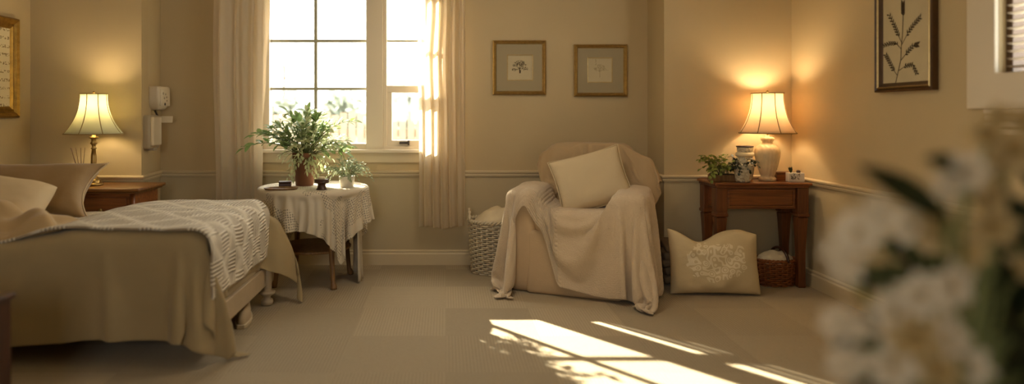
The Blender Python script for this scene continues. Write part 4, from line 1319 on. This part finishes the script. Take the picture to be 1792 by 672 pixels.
bkx, bky = PX(862, 4.93), 4.935
wb = thing('wicker_basket', 'tall white wicker basket between curtain and armchair', 'basket', (bkx, bky, 0))
m, s = wicker('w', .176, .15, .385, 25, 25, .0066, None, amp=.0085)
obj('woven_body', m, MT['wickerwhite'], wb); obj('stakes', s, MT['wickerwhite'], wb)
obj('basket_floor', MB().lathe([(.15, .002), (.15, .012)], 30), MT['wickerwhite'], wb)
obj('rim', braid(.178, .388, .009, 160), MT['wickerwhite'], wb)
for sgn in (-1, 1):
    hp = [(sgn * .173 - sgn * .03 * math.sin(t) * 0, .075 * math.cos(t), .39 + .075 * math.sin(t)) for t in [PI * k / 14 for k in range(15)]]
    hb = MB(); 
    for ph in (0, PI): hb.tube([Vector(q) + Vector((.006 * math.cos(k * 1.3 + ph), 0, .006 * math.sin(k * 1.3 + ph))) for k, q in enumerate(hp)], .007, 6)
    obj('handle', hb, MT['wickerwhite'], wb)
def heap(u, v):
    a = u * 2 * PI; r = .158 * v
    h = .395 + .085 * (1 - v ** 2) + .03 * math.cos(a - .3) * v + .018 * noise.noise(Vector((math.cos(a) * v * 2.5, math.sin(a) * v * 2.5, 4)))
    if v > .97: h = .34
    return Vector((bkx + r * math.cos(a) + .01, bky + r * math.sin(a), h))
tag(obj('folded_blanket', MB().grid(heap, 48, 14), MT['linen'], sub=1), 'soft white blanket piled inside the white wicker basket', 'blanket')

wk = thing('wicker_basket', 'small brown wicker basket with dark handle under the console table', 'basket', (PX(1357, 4.56), 4.565, 0), rotz=.12)
m, s = wicker('w', .142, .122, .175, 13, 21, .0058, None, .68, amp=.0075)
obj('woven_body', m, MT['wicker'], wk); obj('stakes', s, MT['wicker'], wk)
bm_ = MB().lathe([(.118, .002), (.118, .012)], 28); bm_.tr(Matrix.Diagonal((1, .68, 1, 1))); obj('basket_floor', bm_, MT['wicker'], wk)
obj('rim', braid(.143, .178, .006, 128, .68, .005), MT['wicker'], wk)
obj('handle', MB().tube([(.03, .10 * math.cos(t), .17 + .085 * math.sin(t)) for t in [PI * k / 16 for k in range(17)]], .010, 8), MT['mahog'], wk)
def heap2(u, v):
    a = u * 2 * PI; q = .128 * v
    h = .185 + .05 * (1 - v ** 2) + .012 * noise.noise(Vector((math.cos(a) * v * 3, math.sin(a) * v * 3, 9)))
    return Vector((wk.location.x + q * math.cos(a), wk.location.y + .66 * q * math.sin(a), h if v < .97 else .15))
tag(obj('napkin_cloth', MB().grid(heap2, 40, 12), MT['linen'], sub=1), 'white cloth folded inside the small brown wicker basket', 'cloth')

# ------------------------------------------------------------------ console table with its things
KX0, KX1, KY0, KY1, KZ = 1.815, 2.475, 4.43, 4.752, .716
kt = thing('console_table', 'brown wooden console table with panelled apron in the right alcove', 'table', ((KX0 + KX1) / 2, (KY0 + KY1) / 2, 0))
obj('top', MB().box(KX0, KX1, KY0, KY1, KZ - .018, KZ), MT['walnut'], kt, False, .006, world=True)
obj('top_moulding', MB().box(KX0 + .012, KX1 - .012, KY0 + .012, KY1 - .004, KZ - .034, KZ - .018), MT['walnut'], kt, False, .005, world=True)
ap = obj('apron', MB().box(KX0 + .045, KX1 - .045, KY0 + .045, KY1 - .02, .535, KZ - .034), MT['walnut'], kt, False, .003, world=True)
f = MB(); ringframe(f, KX0 + .10, KX1 - .10, .545, .672, .014, KY0 + .033, KY0 + .046)
obj('panel_moulding', f, MT['walnut'], ap, False, .003, world=True)
obj('drawer', MB().box(KX0 + .114, KX1 - .114, KY0 + .040, KY0 + .046, .559, .658), MT['walnut'], kt, False, .002, world=True)
for x in (KX0 + .055, KX1 - .055):
    for y in (KY0 + .055, KY1 - .05):
        l = MB(); sq = lambda w, z: [(x - w, y - w, z), (x + w, y - w, z), (x + w, y + w, z), (x - w, y + w, z)]
        secs = [(.022, 0), (.026, .012), (.024, .05), (.024, .25), (.032, .42), (.036, .475), (.028, .48), (.042, .488), (.042, .505), (.036, .512), (.038, .53), (.038, KZ - .036)]
        vs = [v for w, z in secs for v in sq(w, z)]; n = len(secs)
        l.add(vs, [(3, 2, 1, 0), tuple((n - 1) * 4 + k for k in range(4))] + [(i * 4 + k, i * 4 + (k + 1) % 4, (i + 1) * 4 + (k + 1) % 4, (i + 1) * 4 + k) for i in range(n - 1) for k in range(4)])
        obj('leg', l, MT['walnutz'], kt, False, .003, world=True)

cer = [(.055, 0), (.057, .004), (.057, .018), (.05, .022), (.044, .03), (.044, .036), (.05, .05), (.066, .10), (.078, .15), (.084, .19), (.082, .215), (.07, .238), (.05, .252), (.036, .262), (.034, .274), (.044, .285), (.044, .298), (.034, .304), (.012, .305), (.012, .318)]
lampR = lamp('table_lamp', 'cream ceramic urn lamp with lit bell shade on the console table', (PX(1343, 4.60), 4.60, KZ), cer, MT['crackle'], .104, .188, .278, .333, MT['shade_peach'], 'urn_body', 5.5)

wp = thing('potted_plant', 'small round-leaved plant in a pale patterned pot on the console table', 'plant', (PX(1301, 4.50), 4.505, KZ))
obj('pot', MB().lathe([(.038, 0), (.045, .003), (.05, .012), (.058, .085), (.062, .108), (.064, .118), (.057, .118), (.052, .10), (0, .098)], 32, cap=False), MT['carved'], wp)
obj('soil', MB().lathe([(.051, .094), (.04, .101), (0, .103)], 20, cap=False), MT['soil'], wp)
st = MB(); lv = MB(); rnd = random.Random(21)
for k in range(22):
    a = rnd.uniform(0, 2 * PI) if k > 8 else rnd.uniform(2.4, 3.9); rr = rnd.uniform(.05, .095)
    plant_stem(st, lv, (.02 * math.cos(a), .02 * math.sin(a), .1), (rr * math.cos(a), rr * math.sin(a), rnd.uniform(.06, .17)), 5, .022, .02, .25, rnd, .0018, .3, spread=.9)
obj('stems', st, MT['twig'], wp); obj('foliage', lv, MT['leafdark'], wp)

jar = thing('ornate_jar', 'openwork cream jar with dark rim behind the patterned pot', 'jar', (PX(1304, 4.64), 4.645, KZ))
obj('body', MB().lathe([(.04, 0), (.05, .01), (.06, .07), (.062, .12), (.052, .16), (.042, .185), (.05, .2), (.054, .235), (.05, .238), (.045, .2), (.036, .185)], 32, cap=False), MT['carved'], jar)
obj('rim', MB().tube([(.054 * math.cos(a), .054 * math.sin(a), .237) for a in [2 * PI * k / 32 for k in range(32)]], .005, 6, closed=True), MT['mahog'], jar)
obj('band', MB().lathe([(.053, .165), (.062, .172), (.062, .19), (.052, .197)], 32, cap=False), MT['wax'], jar)

iv = thing('trailing_plant', 'trailing green ivy in a low wooden trough at the console left end', 'plant', (PX(1262, 4.56), 4.57, KZ))
obj('trough', MB().box(-.075, .10, -.04, .04, 0, .045), MT['oak'], iv, False, .004)
obj('soil', MB().box(-.068, .093, -.034, .034, .045, .050), MT['soil'], iv, False)
st = MB(); lv = MB(); rnd = random.Random(8)
for k in range(44):
    a = rnd.uniform(0, 2 * PI); rr = rnd.uniform(.04, .13)
    tip = Vector((-.02 + rr * math.cos(a), .7 * rr * math.sin(a) - .01, rnd.uniform(.07, .185) - .3 * max(0, rr - .09)))
    if tip.x > .10: tip.x = .10
    plant_stem(st, lv, (rnd.uniform(-.06, .06), rnd.uniform(-.02, .02), .05), tip, 6, .024, .02, .25, rnd, .0018, .35, spread=.9)
for k in range(6):
    plant_stem(st, lv, (-.07, -.03, .05), (-.115 + rnd.uniform(-.02, .03), -.10 + rnd.uniform(-.03, .0), rnd.uniform(.0, .08)), 5, .026, .024, .5, rnd, .0018, .3, spread=.9)
obj('stems', st, MT['stem'], iv); obj('foliage', lv, MT['leafivy'], iv)

bx = thing('card_box', 'tiny white box with dark floral scribble at the console right end', 'box', (PX(1394, 4.5), 4.52, KZ), rotz=-.06)
obj('box_body', MB().box(-.052, .052, -.028, .028, 0, .062), MT['whitepot'], bx, False, .003)
d = MB(); r = random.Random(4)
for k in range(26):
    x = r.uniform(-.04, .02); z = r.uniform(.012, .05); ribbon(d, [(x, z), (x + r.uniform(-.008, .008), z + .01), (x + r.uniform(-.008, .008), z + .012)], .0022, -.0286)
obj('scribble', d, MT['ink'], bx, False)
obj('lid_knob', MB().lathe([(.012, .062), (.014, .068), (.012, .078), (.004, .082)], 14, (.022, 0, 0)), MT['mahog'], bx)
sp = MB()
for (dx, dz) in ((-.018, .1), (-.008, .105), (.004, .1)): sp.leaf((-.028, 0, .06), (dx, -.01, dz - .06), (0, -1, .2), .045, .014)
obj('sprig', sp, MT['leafdark'], bx)
bx2 = thing('wooden_box', 'low brown wooden box behind the lamp on the console table', 'box', (PX(1364, 4.66), 4.68, KZ))
obj('body', MB().box(-.03, .10, -.04, .04, 0, .042), MT['walnut'], bx2, False, .003)
obj('lid', MB().box(-.034, .104, -.044, .044, .0425, .056), MT['walnut'], bx2, False, .003)

# floor pillow and grey fold beside the chair
fp_ = thing('floor_pillow', 'cream floor pillow with pale floral embroidery leaning on the console table leg', 'pillow', (PX(1249, 4.33), 4.335, .212), rot=(math.radians(80), 0, math.radians(-3)))
obj('pillow_cover', pillow(.60, .44, .16, pinch=.05, seed=15, wr=.012, droop=.085), MT['embro'], fp_, sub=1)
gf = thing('folded_blanket', 'brownish folded blanket wedged between armchair and floor pillow', 'blanket', (PX(1172, 4.62), 4.62, 0))
for k in range(5):
    def lay(u, v, k=k):
        x = -.075 + u * .15 + .012 * math.sin(k * 2.1); y = -.12 + v * .24; c = (u - .5) * 2
        return Vector((x, y, .03 + k * .058 + .010 * math.sin(v * 9 + k) + .012 * (1 - c * c)))
    obj('fold', MB().grid(lay, 10, 12), MT['greyfab'], gf, solid=.052, sub=1)

# ------------------------------------------------------------------ flowers close to the camera
FY = .95
fx = PX(1690, FY)
stand = thing('plant_stand', 'tall dark plant stand holding the white flowers near the viewer', 'stand', (fx, FY, 0))
obj('top', MB().lathe([(.15, .52), (.16, .525), (.16, .54), (.15, .545)], 36), MT['mahog'], stand)
obj('column', MB().lathe([(.03, .03), (.035, .1), (.022, .2), (.03, .4), (.05, .52)], 20), MT['mahog'], stand)
for k in range(3):
    a = 2 * PI * k / 3 + .5; d = Vector((math.cos(a), math.sin(a), 0))
    obj('leg', MB().tube([d * .02 + Vector((0, 0, .1)), d * .09 + Vector((0, 0, .07)), d * .16 + Vector((0, 0, .012))], [.018, .016, .012], 8), MT['mahog'], stand)
fp2 = thing('flowering_plant', 'out-of-focus white flowers with dark green leaves close to the viewer at right', 'plant', (fx, FY, .545))
obj('pot', MB().lathe([(.07, 0), (.075, .005), (.09, .13), (.095, .15), (.087, .15), (.082, .13), (0, .128)], 36, cap=False), MT['planter'], fp2)
obj('soil', MB().lathe([(.081, .122), (.06, .13), (0, .132)], 24, cap=False), MT['soil'], fp2)
rnd = random.Random(33)
stm = MB(); lvs = MB()


def flower(mb, cen, c, nrm, R, rnd):
    nrm = Vector(nrm).normalized(); a = nrm.orthogonal().normalized(); b = nrm.cross(a)
    off = rnd.uniform(0, 6)
    for ring, n, k in ((1.0, 6, .35), (.68, 5, .8)):
        for i in range(n):
            t = off + ring * 2 + 2 * PI * i / n; d = a * math.cos(t) + b * math.sin(t)
            mb.leaf(Vector(c), d + nrm * k, nrm - d * .4, R * ring, R * ring * .72, -.25 if ring < 1 else .25, .2)
    for i in range(6):
        t = 2 * PI * i / 6; d = a * math.cos(t) + b * math.sin(t); q = Vector(c) + nrm * R * .2 + d * R * .10
        cen.tube([Vector(c), q], [R * .02, R * .05], 5)


FL = [(1478, 470, .93, 34), (1500, 408, .92, 44), (1530, 375, .95, 40), (1462, 440, .95, 30), (1590, 395, 1.0, 40), (1640, 400, .98, 44), (1690, 300, .93, 42), (1655, 325, .95, 34),
      (1725, 345, .98, 44), (1735, 395, .97, 44), (1690, 440, .96, 40), (1660, 500, .93, 50), (1610, 515, .92, 44), (1560, 545, .92, 44), (1600, 590, .9, 48), (1660, 590, .92, 44),
      (1468, 565, .92, 36), (1500, 575, .9, 28), (1480, 635, .92, 36), (1560, 640, .92, 48), (1640, 650, .92, 44), (1695, 640, .95, 40), (1680, 530, .98, 40), (1785, 470, 1.02, 30), (1728, 238, 1.05, 38), (1775, 262, 1.04, 40), (1742, 292, 1.06, 36), (1790, 215, 1.07, 34), (1745, 205, 1.08, 28)]
CREAM = {8, 9, 10, 14, 20, 22, 23, 5, 24, 25, 26, 27, 28}
root0 = Vector((fx, FY, .68))
for i, (px, py, Y, R) in enumerate(FL):
    c = P(px, py, Y); d = c - root0
    stm.tube([root0 + Vector((d.x * .1, d.y * .1, 0)), root0 + Vector((d.x * .35, d.y * .3, d.z * .5)), root0 + d * .8 + Vector((0, .01, .01)), c], [.004, .0035, .003, .0025], 6)
    fm = MB(); cm_ = MB(); flower(fm, cm_, c, (rnd.uniform(-.6, .3), -1, rnd.uniform(-.2, .7)), R / FOC * Y * 1.0, rnd)
    bo = obj('blossom', fm, MT['petalcream'] if i in CREAM else MT['petal'], fp2, world=True, sub=1)
    obj('stamens', cm_, MT['stamen'], bo, world=True)
    if i in CREAM: bo['label'] = 'cream blossom'
# long leaves
for (b, t, Y, w) in (((1665, 385), (1530, 292), .95, .052), ((1700, 300), (1630, 275), .93, .035), ((1640, 480), (1490, 488), .97, .045), ((1620, 450), (1545, 425), 1.0, .04), ((1560, 600), (1468, 600), .95, .03),
                     ((1610, 560), (1520, 560), .98, .04), ((1700, 420), (1790, 380), 1.02, .05), ((1620, 660), (1500, 668), .96, .04), ((1690, 480), (1600, 460), 1.0, .05)):
    a, c = P(*b, Y), P(*t, Y); lvs.leaf(a, c - a, (0, -1, .5), (c - a).length * 1.1, w, .12, .15)
    stm.tube([root0.lerp(a, .2), root0.lerp(a, .7) + Vector((0, .02, 0)), a], .003, 5)
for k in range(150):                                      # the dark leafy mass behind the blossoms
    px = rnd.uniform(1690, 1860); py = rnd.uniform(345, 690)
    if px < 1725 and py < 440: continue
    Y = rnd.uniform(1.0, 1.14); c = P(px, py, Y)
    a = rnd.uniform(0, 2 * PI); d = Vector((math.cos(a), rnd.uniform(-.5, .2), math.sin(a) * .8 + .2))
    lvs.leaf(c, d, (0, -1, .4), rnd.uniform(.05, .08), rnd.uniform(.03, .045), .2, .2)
    if k % 4 == 0: stm.tube([root0 + Vector((.02, .03, 0)), root0.lerp(c, .6) + Vector((0, .03, 0)), c], .0025, 5)
obj('stems', stm, MT['stem'], fp2, world=True); obj('foliage', lvs, MT['leafdark'], fp2, world=True, sub=1)

# ------------------------------------------------------------------ outside
gz = -.25
o = struct('ground_outside', MB().box(-14, 10, WY + .3, 26, gz - .1, gz), MT['ground'])
fe = thing('garden_fence', 'pale vertical board fence beyond the window', 'fence', (-1.5, 8.2, gz))
FYy = 8.2
sl = MB()
for k in range(70):
    x = -5.2 + k * .105; h = 1.20 + .03 * math.sin(k * 1.7)
    sl.box(x, x + .082, FYy - .01, FYy + .01, gz, h)
obj('boards', sl, MT['fence'], fe, False, world=True)
for z in (.1, .9): obj('fence_rail', MB().box(-5.2, 2.2, FYy + .011, FYy + .05, z, z + .09), MT['fence'], fe, False, world=True)


def tree(label, x, y, h, r, seed, n=500, tr=.06):
    t = thing('garden_tree', label, 'tree', (x, y, gz)); q = random.Random(seed)
    tk = MB().tube([(0, 0, 0), (.05, 0, h * .4), (0, .05, h * .8)], [tr, tr * .8, tr * .3], 8)
    for k in range(7):
        a = q.uniform(0, 2 * PI); z = h * q.uniform(.35, .7); tk.tube([(0, 0, z), (r * .5 * math.cos(a), r * .5 * math.sin(a), z + h * .18), (r * .8 * math.cos(a), r * .8 * math.sin(a), z + h * .25)], [tr * .4, tr * .25, tr * .1], 5)
    obj('trunk', tk, MT['bark'], t)
    lf = MB()
    for k in range(n):
        a = q.uniform(0, 2 * PI); zz = q.uniform(-1, 1); rr = q.random() ** .4 * math.sqrt(1 - zz * zz); b = .8 + .3 * noise.noise(Vector((math.cos(a) * 2, math.sin(a) * 2, zz * 2 + seed)))
        c = Vector((rr * r * b * math.cos(a), rr * r * b * math.sin(a), h * .68 + zz * h * .34 * b))
        lf.leaf(c, (q.uniform(-1, 1), q.uniform(-1, 1), q.uniform(-1, .5)), (q.uniform(-1, 1), q.uniform(-1, 1), 1), .20, .11)
    obj('crown', lf, MT['tree'], t)


tree('bushy pale garden tree beyond the fence, seen left of the window mullion', PX(603, 11), 11.0, 1.85, .6, 1)
tree('taller thin garden tree seen through the right window pane', PX(702, 13), 13.0, 2.2, .7, 2, 700)
tree('garden shrub beyond the fence at the left of the window', PX(500, 9.6), 9.6, 1.75, .6, 3)
po = thing('utility_pole', 'thin pole standing beyond the fence at the window left', 'pole', (PX(497, 14), 14, gz))
obj('shaft', MB().tube([(0, 0, 0), (0, 0, 2.5)], .04, 8), MT['bark'], po)
obj('cross_arm', MB().tube([(0, 0, 2.15), (.25, 0, 2.4)], .02, 6), MT['bark'], po)

# ------------------------------------------------------------------ light and camera
sd = Vector((1.23, -1.49, -1.0))
su = bpy.data.lights.new('sun', 'SUN'); su.energy = 22; su.color = (1, .87, .66); su.angle = math.radians(.5)
so_ = bpy.data.objects.new('sun', su); C.objects.link(so_); so_.rotation_euler = sd.to_track_quat('-Z', 'Y').to_euler(); so_.location = (-6, 12, 7)
for (nm, loc, rot, sx, sy) in (('portal_back', (-.785, WY + .16, 1.56), (-PI / 2, 0, 0), 1.35, 1.35), ('portal_rear', (-.65, YB - .16, 1.55), (PI / 2, 0, 0), .9, 1.1)):
    a = bpy.data.lights.new(nm, 'AREA'); a.shape = 'RECTANGLE'; a.size = sx; a.size_y = sy; a.cycles.is_portal = True
    ao = bpy.data.objects.new(nm, a); C.objects.link(ao); ao.location = loc; ao.rotation_euler = rot

cl = thing('fill_light', 'round frosted fill light added out of view above the middle of the room', 'ceiling light', (.25, 3.6, TOP), group=None)  # invented fixture, out of view, adds warm fill to the room
obj('ring', MB().lathe([(.30, -.03), (.31, -.02), (.31, -.001)], 48, cap=False), MT['brass'], cl)
obj('diffuser', MB().lathe([(.0, -.075), (.10, -.07), (.20, -.055), (.27, -.03), (.30, -.012)], 48, cap=False), M('fill_diffuser', '#fff4dc', .5, emit=((1, .86, .66), 6)), cl)

w = bpy.data.worlds.new('sky'); SC.world = w; w.use_nodes = True
bg = w.node_tree.nodes['Background']; bg.inputs[0].default_value = (1.0, .965, .89, 1); bg.inputs[1].default_value = 6.0

cam = bpy.data.cameras.new('camera'); co = bpy.data.objects.new('camera', cam); C.objects.link(co)
co.location = (0, 0, CAM_H); co.rotation_euler = (PI / 2, 0, 0)
cam.sensor_width = 36; cam.lens = FOC / 1792 * 36
cam.shift_x = (896 - CX) / 1792; cam.shift_y = -(336 - CY) / 1792
cam.clip_start = .05
cam.dof.use_dof = True; cam.dof.focus_distance = 4.4; cam.dof.aperture_fstop = .62
SC.camera = co
SC.view_settings.view_transform = 'Standard'; SC.view_settings.look = 'None'; SC.view_settings.gamma = 1.0
SC.view_settings.use_curve_mapping = False; SC.view_settings.exposure = 0.97
SC.cycles.max_bounces = 10; SC.cycles.diffuse_bounces = 6; SC.cycles.transparent_max_bounces = 16
SC.cycles.use_denoising = True
SC.cycles.caustics_reflective = False; SC.cycles.caustics_refractive = False
